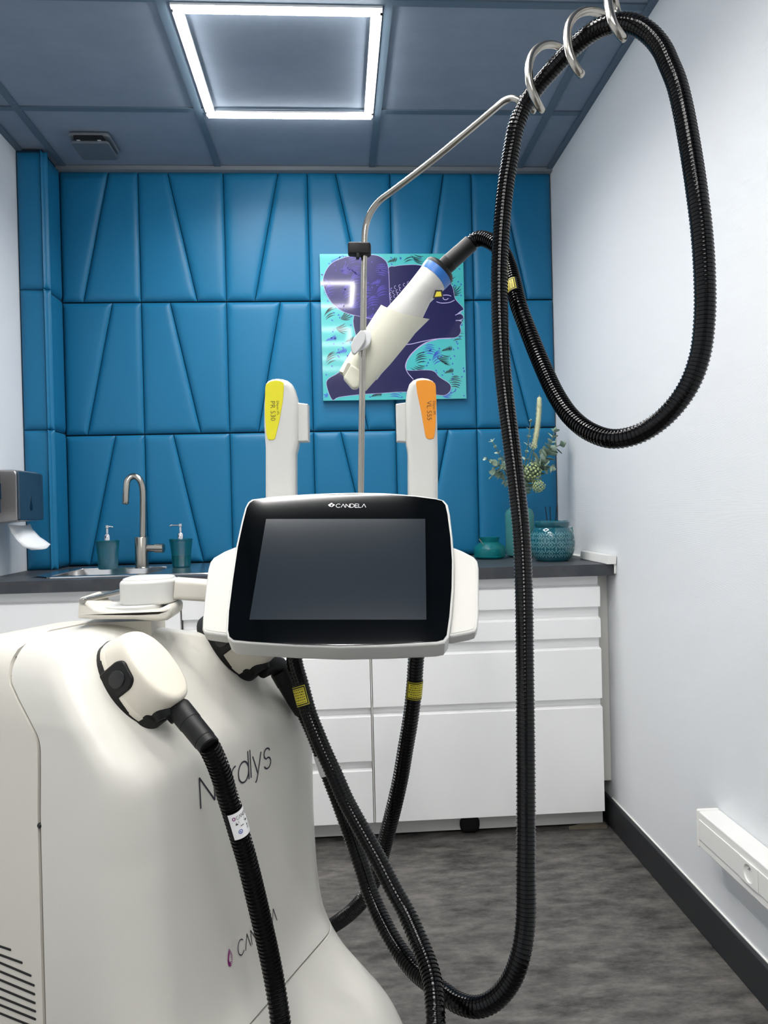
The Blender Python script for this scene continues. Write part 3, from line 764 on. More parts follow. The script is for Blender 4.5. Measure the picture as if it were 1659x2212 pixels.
# fuller foliage is what nobody could count
# ------------------------------------------------------------------ framed print on the padded wall
YA = 2.992
t = empty('wall_art', at(848, 865, YA)); tag(t, 'square turquoise and indigo print of a woman in profile on the teal wall', 'picture')
k4 = lambda x, y: (660+x/4.1475, 500+y/4.1475)
def a2(x, y): p = at(*k4(x, y), YA); return (p.x, p.z)
C4 = [a2(125, 203), a2(1415, 197), a2(1438, 1500), a2(160, 1513)]
xa, xb = (C4[0][0]+C4[3][0])/2, (C4[1][0]+C4[2][0])/2; z0a, z1a = (C4[2][1]+C4[3][1])/2, (C4[0][1]+C4[1][1])/2
slab('panel', [(xa, z0a), (xb, z0a), (xb, z1a), (xa, z1a)], (0, YA, 0), X, Z, -Y_, -.016, 0, M_art0, t)
def flat(P, lift): return ([V3((p[0], YA-lift, p[1])) for p in P], tri(P))
def smooth_poly(P, n=6):
    out = []; N = len(P)
    for i in range(N):
        p0, p1, p2, p3 = P[i-1], P[i], P[(i+1) % N], P[(i+2) % N]
        for k in range(n):
            t_ = k/n; out.append(tuple(.5*((2*p1[j])+(-p0[j]+p2[j])*t_+(2*p0[j]-5*p1[j]+4*p2[j]-p3[j])*t_*t_+(-p0[j]+3*p1[j]-3*p2[j]+p3[j])*t_**3) for j in (0, 1)))
    return out
bun = [(160, 480), (170, 380), (230, 290), (330, 240), (450, 214), (600, 210), (690, 240), (740, 320), (752, 560), (752, 720), (640, 780), (480, 760), (330, 715), (220, 620)]
body = [(730, 340), (800, 312), (900, 300), (1020, 302), (1150, 350), (1300, 470), (1330, 560), (1345, 610), (1415, 690), (1390, 715), (1362, 738), (1395, 740), (1415, 768), (1400, 790), (1372, 798), (1402, 812), (1385, 850), (1392, 895), (1365, 940), (1300, 958), (1180, 965), (1080, 1000), (980, 1070), (915, 1150), (900, 1215), (925, 1245), (1130, 1245), (1200, 1305), (1290, 1365), (1300, 1420), (1255, 1465), (1180, 1465), (900, 1438), (700, 1448), (480, 1462), (300, 1485), (238, 1508), (188, 1380), (205, 1320), (300, 1262), (420, 1150), (480, 1020), (450, 930), (432, 760), (560, 600)]
bunP = [a2(*p) for p in smooth_poly(bun)]; bodyP = [a2(*p) for p in smooth_poly(body, 4)]
def clampP(P): return [(min(max(p[0], xa+.001), xb-.001), min(max(p[1], z0a+.001), z1a-.001)) for p in P]
bunP, bodyP = clampP(bunP), clampP(bodyP)
def inside(p, P):
    c = False; n = len(P)
    for i in range(n):
        a, b = P[i], P[i-1]
        if (a[1] > p[1]) != (b[1] > p[1]) and p[0] < (b[0]-a[0])*(p[1]-a[1])/(b[1]-a[1])+a[0]: c = not c
    return c
mesh('profile_shape', *flat(bodyP, .0004), M_art1, t, 0)
mesh('hair_bun_shape', *flat(bunP, .0006), M_art6, t, 0)
mpa = lambda l: (lambda x, y: V3((x, YA-l, y)))
def lens(x, y, ang, L, wd, bend, lift, g, mi=0):
    n = 6; pts = []; v = []; f = []
    for i in range(n+1):
        q = i/n; a = ang+bend*(q-.5); pts.append((x, y)); x += math.cos(a)*L/n; y += math.sin(a)*L/n
    for i, (px_, py_) in enumerate(pts):
        q = i/n; hw = wd/2*math.sin(PI*min(max(q, .04), .96)); a = ang+bend*(q-.5)+PI/2
        v += [V3((px_+math.cos(a)*hw, YA-lift, py_+math.sin(a)*hw)), V3((px_-math.cos(a)*hw, YA-lift, py_-math.sin(a)*hw))]
    if any(not (xa+.001 < q.x < xb-.001 and z0a+.001 < q.z < z1a-.001) for q in v): return
    for i in range(n): f.append((2*i, 2*i+1, 2*i+3, 2*i+2))
    g.add(v, f, mi)
g = G(); h = G(); U_ = (xb-xa)
rnd = random.Random(3)
nx, nyy = 8, 13
for j in range(nyy):
    for i in range(nx+1):
        cx = xa+U_*(i+.5*(j % 2)+rnd.uniform(-.12, .12))/nx; cy = z0a+(z1a-z0a)*(j+.5+rnd.uniform(-.1, .1))/nyy
        inb, ino = inside((cx, cy), bunP), inside((cx, cy), bodyP)
        tgt = h if inb else g; lf = .0009 if inb else .0003
        if ino and not inb: continue
        rot = rnd.choice([.35, .2, -.15, .5, 2.8]); mi = 0 if rnd.random() < .66 else 1
        m_ = rnd.choice([0, 0, 1, 2]); nk = rnd.randint(5, 6)
        for k_ in range(nk):
            sp = k_-(nk-1)/2; L_ = rnd.uniform(.050, .062)*(1-.13*abs(sp))
            if m_ == 0: x_, y_, an, bd = cx-L_*.5, cy+sp*.0074, rot+sp*.05, -.9
            elif m_ == 1: x_, y_, an, bd = cx-.022, cy-.010+k_*.0012, rot+.15+sp*.24, .5
            else: x_, y_, an, bd = cx+sp*.0075, cy-.012, 1.0+sp*.12, .8
            lens(x_, y_, an, L_ if m_ < 2 else L_*.55, .0046, bd, lf, tgt, mi)
        for k_ in range(3): lens(cx+rnd.uniform(-.035, .035), cy+rnd.uniform(-.02, .02), rnd.uniform(0, 6), .009, .006, 0, lf, tgt, 1)
g.out('leaf_pattern', M_art4, t, 0, mats=[M_art4, M_art5])
h.out('bun_pattern', M_art3, t, 0, mats=[M_art3, M_art3])
g = G()
ol = lambda P, w_=.0022, l=.0008: g.add(*ribbon_vf(P+[P[0]], w_, mpa(l)))
ol(bunP, .0016, .0011); ol(bodyP, .0016, .0005)
for ln in ([(885, 1015), (950, 1008), (1050, 985), (1180, 962), (1330, 955)], [(1180, 965), (1060, 1005), (950, 1095), (897, 1190), (912, 1260), (965, 1325)],
           [(1165, 590), (1210, 575), (1270, 570), (1305, 580)], [(1172, 630), (1220, 642), (1290, 636), (1335, 615)], [(1232, 585), (1235, 605), (1258, 612), (1280, 600)],
           [(1340, 750), (1375, 735), (1395, 715)], [(1345, 798), (1375, 797), (1400, 790)]):
    P = [a2(*p) for p in ln]; n = len(P); Q = []
    for i in range(n-1):
        p0, p1, p2, p3 = P[max(0, i-1)], P[i], P[i+1], P[min(n-1, i+2)]
        for k_ in range(6):
            q = k_/6; Q.append(tuple(.5*((2*p1[j])+(-p0[j]+p2[j])*q+(2*p0[j]-5*p1[j]+4*p2[j]-p3[j])*q*q+(-p0[j]+3*p1[j]-3*p2[j]+p3[j])*q**3) for j in (0, 1)))
    Q.append(P[-1]); g.add(*ribbon_vf(Q, .0030, mpa(.0007)))
for (cx, cy) in [(770, 520), (805, 500), (845, 490), (885, 478), (920, 462), (765, 560), (790, 545), (820, 535), (850, 520), (770, 600), (800, 580), (830, 560)]:
    c_ = a2(cx, cy); g.add(*ribbon_vf([(c_[0]+p[0], c_[1]+p[1]) for p in arc(0, 0, .0042, .006, 60, 290, 8)], .0016, mpa(.0007)))
g.out('line_drawing', M_art2, t, 0)

# ================================================================== THE MACHINE
TH = math.radians(27)
VV = V3((math.sin(TH), math.cos(TH), 0)); UU = V3((math.cos(TH), -math.sin(TH), 0)); NN = V3((-.2432, .9096, 0))
def mp3(u, v, w_): return NN+UU*u+VV*v+Z*w_
def toM(P): d = P-NN; return (d.dot(UU), d.dot(VV), P.z)
Mc = empty('laser_machine', mp3(-.25, .25, 0)); tag(Mc, 'large cream white laser treatment machine with monitor arm and steel hose pole', 'medical machine')
def interp(T, x):
    if x <= T[0][0]: return T[0][1]
    for (a, p), (b, q) in zip(T, T[1:]):
        if x <= b: return p+(q-p)*(x-a)/(b-a)
    return T[-1][1]
def smooth_interp(T, x):
    for i in range(len(T)-1):
        if x <= T[i+1][0] or i == len(T)-2:
            x0, y0 = T[i]; x1, y1 = T[i+1]; h_ = x1-x0
            sl = lambda a: ((T[min(a+1, len(T)-1)][1]-T[max(a-1, 0)][1])/(T[min(a+1, len(T)-1)][0]-T[max(a-1, 0)][0]))
            m0, m1 = sl(i)*h_, sl(i+1)*h_; q = min(max((x-x0)/h_, 0), 1)
            return y0*(2*q**3-3*q*q+1)+m0*(q**3-2*q*q+q)+y1*(-2*q**3+3*q*q)+m1*(q**3-q*q)
UF = [(0, .18), (.10, .178), (.18, .168), (.226, .150), (.26, .125), (.292, .085), (.32, .050), (.345, .027), (.364, .014), (.40, -.002), (.46, -.012), (.56, -.018), (.66, -.019), (.72, -.020), (.758, -.023), (.780, -.032), (.80, -.048), (.82, -.065), (.86, -.097), (.90, -.128), (.925, -.152), (.938, -.185), (.946, -.23), (.952, -.30), (.955, -.36)]
V0 = [(0, .0), (.5, 0), (.80, 0), (.82, 0), (.84, .0002), (.88, .006), (.91, .018), (.93, .038), (.942, .07), (.955, .12)]
V1 = [(0, .50), (.70, .50), (.76, .493), (.80, .484), (.84, .468), (.86, .450), (.88, .410), (.895, .355), (.91, .295), (.925, .235), (.94, .175), (.955, .14)]
US = [(0, -.17), (.699, -.17), (.79, -.167), (.812, -.168), (.831, -.178), (.871, -.212), (.888, -.226), (.931, -.232), (.96, -.236)]
RC = [(0, .10), (.25, .085), (.364, .078), (.66, .068), (.74, .055), (.80, .045), (.90, .04), (.955, .03)]
def sec_front(w_, us, uf, v0, v1, rc):
    rc = min(rc, max(.002, uf-us-.001), (v1-v0)/2-.001); P = [(us, v0)]
    n = 4
    for i in range(1, n): P.append((us+(uf-rc-us)*i/n, v0))
    for k_ in range(11): a = -PI/2+PI/2*k_/10; P.append((uf-rc+rc*math.cos(a), v0+rc+rc*math.sin(a)))
    for i in range(1, 10): P.append((uf, v0+rc+(v1-v0-2*rc)*i/10))
    for k_ in range(11): a = PI/2*k_/10; P.append((uf-rc+rc*math.cos(a), v1-rc+rc*math.sin(a)))
    for i in range(1, n): P.append((uf-rc-(uf-rc-us)*i/n, v1))
    P.append((us, v1)); return P
def front_shell(name, w0, w1, m, nst, capb=False):
    v = []; f = []; n = None
    W = [w0+(w1-w0)*i/nst for i in range(nst+1)]
    for w_ in W:
        uf = smooth_interp(UF, w_); us = min(smooth_interp(US, w_), uf-.004)
        P = sec_front(w_, us, uf, smooth_interp(V0, w_), smooth_interp(V1, w_), interp(RC, w_)); n = len(P)
        v += [mp3(p[0], p[1], w_) for p in P]
    for i in range(len(W)-1):
        for j in range(n-1): f.append((i*n+j, i*n+j+1, (i+1)*n+j+1, (i+1)*n+j))
    return v, f, n, len(W)
v, f, n, m_ = front_shell('', .3665, .940, M_body, 150)
f.append(tuple((m_-1)*n+j for j in range(n)))
for i in range(m_-1): f.append((i*n, (i+1)*n, (i+1)*n+n-1, i*n+n-1))
f.append(tuple(j for j in range(n-1, -1, -1)))
mesh('front_cover', v, f, M_body, Mc, 40)
v, f, n, m_ = front_shell('', .0, .3630, M_body, 70)
f.append(tuple((m_-1)*n+j for j in range(n))); f.append(tuple(j for j in range(n-1, -1, -1)))
for i in range(m_-1): f.append((i*n, (i+1)*n, (i+1)*n+n-1, i*n+n-1))
mesh('base_foot', v, f, M_body, Mc, 40)
# shadow gap between the covers
g = G()
v, f, n, m_ = front_shell('', .355, .375, M_gap, 2)
mesh('seam_liner', [q-UU*.004 for q in v], f, M_gap, Mc, 0)
for i in range(40):
    wa, wb = .0+.915*i/40, .0+.915*(i+1)/40
    a0, a1 = smooth_interp(US, wa), smooth_interp(US, wb); o0 = smooth_interp(V0, wb)+.003; o1 = smooth_interp(V1, wb)-.003
    g.add([mp3(a0-.012, o0, wa), mp3(a0+.006, o0, wa), mp3(a1+.006, o0, wb), mp3(a1-.012, o0, wb)], [(0, 1, 2, 3)])
g.out('seam_liner', M_gap, Mc, 0)
# rear cover
v = []; f = []; W = [.02+(.941-.02)*i/110 for i in range(111)]; n = None
for w_ in W:
    us = smooth_interp(US, w_)-.0045; uf = smooth_interp(UF, w_); v0 = smooth_interp(V0, w_)-.001+max(0, w_-.925)*1.2; v1 = smooth_interp(V1, w_)+.001
    us = min(us, uf); ur = -.62+.33*max(0, (w_-.85)/.09)**1.5; rc = .04 if w_ > .9 else .07
    if w_ > .9: us = min(us, -.2365)
    P = []
    for i in range(9): P.append((us+(ur+rc-us)*i/8, v0))
    for k_ in range(1, 9): a = -PI/2-PI/2*k_/8; P.append((ur+rc+rc*math.cos(a), v0+rc+rc*math.sin(a)))
    for i in range(1, 6): P.append((ur, v0+rc+(v1-v0-2*rc)*i/6))
    for k_ in range(0, 9): a = PI-PI/2*k_/8; P.append((ur+rc+rc*math.cos(a), v1-rc+rc*math.sin(a)))
    for i in range(1, 9): P.append((ur+rc+(us-ur-rc)*i/8, v1))
    n = len(P); v += [mp3(p[0], p[1], w_) for p in P]
for i in range(len(W)-1):
    for j in range(n): f.append((i*n+j, i*n+(j+1) % n, (i+1)*n+(j+1) % n, (i+1)*n+j))
f.append(tuple((len(W)-1)*n+j for j in range(n))); f.append(tuple(range(n-1, -1, -1)))
rc_o = mesh('rear_cover', v, f, M_body2, Mc, 40)
# vent slots on the side of the rear cover
rows_ = [(5, 2047, 24, 2052), (5, 2065, 49, 2080), (4, 2081, 68, 2108), (4, 2100, 75, 2129), (4, 2118, 76, 2148), (4, 2137, 77, 2167), (3, 2155, 78, 2185), (3, 2172, 78, 2202), (3, 2190, 78, 2220)]
for (x0, y0, x1, y1) in rows_:
    O = mp3(0, -.0012, 0); a = onp(x0-14, y0-6, O, VV); b = onp(x1, y1, O, VV); d = (b-a); L_ = d.length; d.normalize(); nn = VV.cross(d)
    slab('vent_slot', rrect(L_, .0030, .0014, 3), (a+b)/2, d, nn, -VV, 0, .0006, mat('slot_dark', (28, 28, 30), .7), rc_o)
# latch screw on the seam
a = onp(86, 1783, mp3(0, .0005, 0), VV)
axial('screw', a+VV*.002, a-VV*.0022, [(0, .0035), (.7, .0035), (1, .0025)], M_btx, Mc, 14)
a = onp(433, 1372, mp3(0, .40, 0), VV)

# word mark and logo on the front cover
def fv(px, py): return toM(onp(px, py, mp3(-.0185, 0, 0), UU))
def face(v_, w_, lift=.0009): return mp3(smooth_interp(UF, w_)+lift, v_, w_)
a = fv(434, 1747); b = fv(586, 1640); c = fv(433, 1680); wm = 0
for ch in 'Nordlys': wm += GL[ch][0]+.13
hN = c[2]-a[2]; kx = (b[1]-a[1])/((wm-.13)*hN)
strokes('word_mark', 'Nordlys', hN, .0024, .13, lambda x, y: face(a[1]+x*kx, a[2]+y), M_ink, Mc, 1.0)
a = fv(506, 2066); b = fv(589, 1990)
wm = sum(GL[ch][0]*.8+.14 for ch in 'CANDELA')-.14; hC = .0215; k2 = (b[1]-a[1])/(wm*hC); a2_ = a
strokes('maker_mark', 'CANDELA', hC, .0015, .14, lambda x, y: face(a2_[1]+x*k2, a2_[2]+y), M_ink, Mc, .8)
g = G(); dc = fv(488, 2068); dc = (dc[1], dc[2])
dp = lambda x, y: face(dc[0]+x, dc[1]+y)
Lf = [(0, .0145), (-.0035, .008), (-.0058, .001), (-.0060, -.004), (-.0045, -.0085), (0, -.0115), (0, -.0045), (-.0022, -.0035), (-.0026, 0), (-.0012, .004), (.0003, .0065)]
v = [dp(*p) for p in Lf]; g.add(v, tri(Lf))
for i in range(11):
    y = .0125-i*.0022; xo = .0060*math.sin(PI*min(1, max(0.1, (y+.0125)/.027)))+.0003; xi = .0012 if -.005 < y < .006 else .0003
    g.add(*ribbon_vf([(max(xi, .0022 if -.005 < y < .005 else .0003), y), (xo, y-.0012)], .0009, dp))
g.out('logo_drop', M_purp, Mc, 0)

# ---------- connector plugs sitting in the sloped shoulder
sl = V3((UU.x*.578, UU.y*.578, -.816)).normalized(); sn = (UU*.816+Z*.578).normalized()
def plug(par, px, py, nm='connector_plug', dv=0):
    O = mp3(-.0775, .2, .835)                                      # a point of the slope
    c0 = onp(px, py, O, sn)+VV*dv
    e1 = sl; e2 = VV
    ring_o = [(.067*math.cos(a), .0425*math.sin(a)) for a in [2*PI*k_/40 for k_ in range(40)]]
    p = empty(nm, c0, par)
    slab('socket_collar', ring_o, c0, e1, e2, sn, -.02, .007, M_black, p, bev=.002)
    # cream housing: lofted oval that leans back as it rises
    v = []; f = []; n_ = 48; lev = [(0.004, 1.0, 0), (.012, 1.0, 0), (.013, .985, 0), (.014, .985, 0), (.024, .975, 0), (.034, .96, 0), (.044, .945, 0), (.050, .93, 0), (.0545, .90, 0), (.0575, .85, 0), (.059, .76, 0)]
    for (h_, s_, _) in lev:
        for k_ in range(n_):
            a = 2*PI*k_/n_; cx_, sy_ = math.cos(a), math.sin(a)
            ex_ = .065*s_*(abs(cx_)**.85)*(1 if cx_ > 0 else -1); ey_ = .040*s_*(abs(sy_)**.85)*(1 if sy_ > 0 else -1)
            # top tilts: lower end rises less
            hh_ = h_*.97*(1+.16*(ex_/.065)) if h_ > .014 else h_
            v.append(c0+e1*(ex_+h_*.06)+e2*ey_+sn*hh_)
    for i in range(len(lev)-1):
        for j in range(n_): f.append((i*n_+j, i*n_+(j+1) % n_, (i+1)*n_+(j+1) % n_, (i+1)*n_+j))
    f.append(tuple((len(lev)-1)*n_+j for j in range(n_))); f.append(tuple(range(n_-1, -1, -1)))
    mesh('housing', v, f, mat('plug_cream', (208, 202, 188), .42), p, 45)
    # release button on the near side
    bo = c0-e2*.0325-e1*.004+sn*.019
    slab('button_surround', round_poly([(-.021, -.024), (.021, -.024), (.021, .014), (.014, .025), (-.014, .025), (-.021, .014)], .006), bo, e1, sn, -e2, -.004, .0088, M_black, p, bev=.003)
    slab('release_button', [(.0115*math.cos(2*PI*k_/28), .0145*math.sin(2*PI*k_/28)) for k_ in range(28)], bo+sn*.002, e1, sn, -e2, .008, .0104, mat('button_black', (24, 25, 28), .35), p, bev=.0015)
    # elbow and neck at the lower end
    nb = c0+e1*.056+sn*.018
    ne = c0+e1*.082+sn*.030+UU*.004
    g = G(); g.add(*seg_vf([c0+e1*.030+sn*.016, c0+e1*.046+sn*.017, nb, c0+e1*.066+sn*.021], [.018, .019, .018, .0155]))
    g.add(*seg_vf([c0+e1*.034+sn*.020, c0+e1*.048+sn*.026, c0+e1*.060+sn*.029, c0+e1*.070+sn*.028], [.020, .0225, .0205, .0165]))
    g.add(*slab_vf([(q[0]*.33, q[1]*.60) for q in ring_o], c0+e1*.050, e1, e2, sn, 0, .024, .006))
    g.out('neck_elbow', M_black, p, 50)
    return p, c0, e1, nb, ne

# ---------- monitor: plane measured from the four corners of its display
S_ = .255/.27
BL = CAM+(V3((-.139, 1.141, .940))-CAM)*S_; BR = CAM+(V3((.130, 1.118, .934))-CAM)*S_; TL = CAM+(V3((-.122, 1.262, 1.091))-CAM)*S_
mx = (BR-BL).normalized(); my = (TL-BL); my = (my-mx*my.dot(mx)).normalized(); mn = mx.cross(my)
MC = BL+(BR-BL)/2+my*.09
def ms(px, py, off=0):
    P = onp(px, py, MC+mn*off, mn); d = P-MC; return (d.dot(mx), d.dot(my))
k5 = lambda x, y: (400+x/2.37, 1000+y/2.37)
rim = [(340, 183), (450, 168), (600, 157), (760, 150), (880, 148), (1020, 150), (1180, 162), (1290, 178), (1325, 188), (1346, 212), (1356, 260), (1370, 380), (1378, 500), (1377, 640), (1366, 780), (1352, 890), (1330, 920), (1290, 928), (1050, 940), (800, 945), (560, 937), (330, 924), (240, 916), (215, 895), (207, 860), (212, 760), (232, 600), (258, 430), (286, 300), (305, 228), (320, 198)]
gls = [(348, 192), (450, 177), (600, 166), (760, 160), (880, 158), (1020, 160), (1180, 172), (1285, 186), (1315, 194), (1332, 214), (1343, 262), (1358, 380), (1366, 500), (1364, 640), (1353, 780), (1339, 880), (1322, 904), (1290, 913), (1050, 927), (800, 935), (560, 928), (330, 913), (248, 905), (226, 888), (219, 855), (224, 760), (244, 600), (269, 430), (296, 305), (315, 230), (330, 204)]
dsp = [(414, 286), (1229, 285), (1235, 801), (328, 801)]
Mo = empty('monitor', MC, Mc)
PR = [ms(*k5(*p)) for p in rim]; PG = [ms(*k5(*p), .001) for p in gls]; PD = [ms(*k5(*p), .0022) for p in dsp]
v, f = slab_vf(PR, MC, mx, my, mn, -.046, .0, .004, .012); wn(mesh('housing', v, f, M_white, Mo, 40))
slab('glass', PG, MC, mx, my, mn, 0, .0012, M_glass, Mo, bev=.0005)
slab('display', PD, MC, mx, my, mn, .0012, .0016, M_disp, Mo)
wl = [(262, 425), (200, 450), (145, 482), (127, 505), (116, 545), (102, 660), (88, 800), (86, 848), (94, 866), (112, 872), (200, 884), (240, 884)]
wr = [(1362, 425), (1420, 448), (1478, 478), (1497, 500), (1504, 540), (1504, 780), (1498, 840), (1486, 862), (1455, 872), (1370, 888), (1340, 888)]
for wpts in (wl, wr):
    slab('side_grip', [ms(*k5(*p), -.010) for p in wpts], MC, mx, my, mn, -.034, -.010, M_white, Mo, bev=.004, back=.004)
    Q = [ms(*k5(*p), -.0098) for p in wpts]; Q = offset_poly(Q, .0045)
    slab('grip_inlay', Q, MC, mx, my, mn, -.0101, -.0094, mat('grip_inlay', (190, 189, 183), .5), Mo, bev=.0004)
o2 = ms(*k5(772, 228), .002); mpm = lambda x, y: MC+mx*(o2[0]+x)+my*(o2[1]+y)+mn*.0020
strokes('maker_mark', 'CANDELA', .0072, .00055, .16, mpm, M_silver, Mo, 1.12)
oc = ms(*k5(749, 216), .002); c_ = MC+mx*oc[0]+my*oc[1]+mn*.0020
g = G()
P1 = [(-.0055, .0005), (0, .0048), (.0020, .0030), (-.0018, .0000), (-.0006, -.0032), (-.0035, -.0022)]
P2 = [(.0055, .0003), (.0026, .0024), (.0016, .0012), (.0024, -.0002), (.0004, -.0022), (.0002, -.0042)]
for P in (P1, P2): g.add([c_+mx*p[0]+my*p[1] for p in P], tri(P))
g.out('logo_drop', M_silver, Mo, 0)
# corner mark and hinge block behind
slab('hinge_block', rrect(.10, .09, .012), MC, mx, my, -mn, .046, .085, M_white, Mo, bev=.008)

# ---------- arm: base plate, swivel, arm to the back of the monitor
YAR = 1.10
prof = [(165.4, 1337), (168, 1297), (172, 1292), (178, 1291), (184, 1296), (196, 1306), (206, 1314), (226, 1318), (300, 1320), (340, 1318), (354, 1311), (364, 1309), (369, 1313), (371, 1320), (369.6, 1331), (360, 1341), (337.5, 1343), (287, 1339), (219, 1339)]
slab('arm_base', [(p.x, p.z) for p in [at(x, y, YAR) for x, y in prof]], (0, YAR, 0), X, Z, Y_, 0, .085, M_body2, Mc, bev=.006, back=.006)
pm = at(270, 1335, YAR+.08); box('arm_mount', (pm.x-.05, pm.y-.04, .90), (pm.x+.05, pm.y+.05, pm.z), M_body2, Mc)
a = at(176.5, 1299, YAR-.002)
axial('guide_rod', a, a+V3((.03, .17, 0)), [(0, .0040), (.02, .0045), (1, .0045)], M_steel, Mc, 16)
sc_ = at(310, 1300, YAR+.075)
sc_ = at(288, 1314, YAR+.040); slab('swivel_plate', [(.044*math.cos(2*PI*k_/40), .036*math.sin(2*PI*k_/40)) for k_ in range(40)], sc_-Z*.003, X, Y_, Z, 0, .010, M_white, Mc, bev=.003)
AR0 = at(302, 1276, YAR+.06); 
arm = empty('arm', AR0, Mc)
zl, zh = at(300, 1307, YAR+.03).z, at(300, 1253, YAR+.03).z
x0a, x1a = at(251, 1280, YAR+.02).x, at(370, 1280, YAR+.02).x
P = round_poly([(x0a, -.045), (x1a, -.030), (x1a, .040), (x0a, .050)], .035, 8)
slab('arm_joint', P, (0, YAR+.055, zl), X, Y_, Z, 0, zh-zl, M_white, arm, bev=.006, back=.004)
slab('joint_cap', offset_poly(P, .004), (0, YAR+.055, zh-.001), X, Y_, Z, 0, .0035, M_white, arm, bev=.003)
A_ = V3((x1a-.002, YAR+.06, (zl+zh)/2+.002)); B_ = MC-mn*.085-my*.005
d = (B_-A_).normalized(); sd = d.cross(Z).normalized(); up = sd.cross(d)
slab('arm_beam', rrect(.042, (zh-zl)*.86, .008), A_, sd, up, d, 0, (B_-A_).length, M_body2, arm)

# ---------- steel hose pole at the back of the machine
YPO = 1.32
base_p = at(778.5, 1240, YPO)
tc_ = mp3(-.30, .30, .90)
Po = empty('hose_pole', base_p, Mc)
PP = [at(777.5, 1300, YPO), at(778.5, 1180, YPO), at(779.5, 1060, YPO), at(783, 800, YPO), at(786.5, 560, YPO), at(788, 505, YPO), at(792, 482, YPO), at(802, 457, YPO-.005), at(820, 434, YPO-.01), at(845, 415, YPO-.02),
      at(930, 350, YPO-.05), at(1020, 276, YPO-.09), at(1072, 232, YPO-.11), at(1088, 219, YPO-.115), at(1105, 212.5, YPO-.12), at(1122, 218, YPO-.125), at(1140, 232, YPO-.12), at(1158, 241, YPO-.12)]
# foot of the pole runs under the monitor back to the machine body
PP = [mp3(-.20, .40, .80), mp3(-.20, .42, .86), mp3(-.16, .45, .90)]+[at(765, 1330, YPO+.01)]+PP
PP = PP[:4]+PP[5:]
v, f = tube_vf(PP, .0056, 16, .006); mesh('tube', v, f, M_steel, Po, 60)
def along(pts): return [at(x, y, d) for x, y, d in pts]
# rod carrying the open rings, running behind the hose towards the camera
HK = [(1133, 229, 1.175), (1165, 181, 1.155), (1198, 145, 1.135), (1230, 110, 1.115), (1266, 78, 1.095), (1302, 56, 1.075), (1335, 51, 1.060), (1362, 50, 1.045)]
tube('ring_rod', along([(1122, 218, YPO-.125), (1150, 196, 1.195), (1198, 145, 1.18), (1266, 80, 1.14), (1310, 56, 1.115), (1345, 54, 1.095)]), .0056, M_steel, Po, 12)
rings = [[(1222, 130, 1.170), (1210, 104, 1.165), (1203, 99.5, 1.160), (1188, 96, 1.15), (1169, 99.5, 1.14), (1151, 116, 1.13), (1143.5, 137, 1.120), (1142.5, 159, 1.113), (1146, 186, 1.11), (1156, 213, 1.112), (1166, 232, 1.12), (1171, 241, 1.128)],
         [(1322, 62, 1.12), (1312, 40, 1.115), (1299, 30, 1.105), (1276, 23.5, 1.095), (1254, 27, 1.085), (1237, 40, 1.075), (1227.5, 60, 1.066), (1226, 81, 1.060), (1229, 107, 1.055), (1237, 132, 1.052), (1249, 154, 1.055), (1259, 163, 1.06)],
         [(1337, 50, 1.10), (1332, 22, 1.11), (1324, -12, 1.10), (1317, -30, 1.07), (1312, -24, 1.045), (1313, -8, 1.03), (1315, 11, 1.018), (1319, 32.5, 1.010), (1326, 54, 1.006), (1339, 74, 1.008), (1350, 86, 1.015)]]
for R in rings: tube('hose_ring', along(R), .0061, M_steel, Po, 14)
# black clamp
a = at(771, 541, YPO)
P = round_poly([(-.0215, -.012), (-.004, -.012), (.018, -.010), (.020, .0), (.018, .010), (-.004, .010), (-.0215, .004)], .004)
g = G()
g.add(*slab_vf(P, at(778, 553, YPO), X, Y_, Z, 0, .0215, .003, .003))
g.out('clamp', M_black, Po, 35)
box('clamp_tab', (at(769, 553, YPO).x, YPO-.012, at(770, 561, YPO).z), (at(776, 553, YPO).x, YPO+.0, at(770, 551, YPO).z), M_black, Po, bev=.001)
# ---------- cream cup holder on the pole
YHO = 1.362; YKN = 1.316
hd = (at(873.4, 677.2, YHO)-at(761, 824, YHO)).normalized()
def px_pt(x, y, Y): return at(660+x/4.1475, 500+y/4.1475, Y)
def loft_edges(L, Rr, depth, Yc, n=28, flat_=.8, close=True):
    """L, Rr matching lists of left/right edge points (4x crop coords); elliptical sections"""
    v = []; f = []
    for (l, r_, dy) in zip(L, Rr, depth):
        a = px_pt(*l, Yc); b = px_pt(*r_, Yc); c = (a+b)/2; e = (b-a)/2
        for k_ in range(n):
            an = 2*PI*k_/n; v.append(c+e*math.cos(an)+Y_*(dy*math.sin(an)))
    m__ = len(L)
    for i in range(m__-1):
        for k_ in range(n): j = (k_+1) % n; f.append((i*n+k_, i*n+j, (i+1)*n+j, (i+1)*n+k_))
    return v, f, n, m__
Lh = [(300, 1255), (330, 1200), (420, 1052), (540, 868), (620, 742), (665, 672)]
Rh = [(545, 1425), (610, 1352), (760, 1190), (900, 1020), (985, 910), (1100, 800)]
dh = [.024, .026, .030, .034, .036, .037]
v, f, n, m_ = loft_edges(Lh, Rh, dh, YHO)
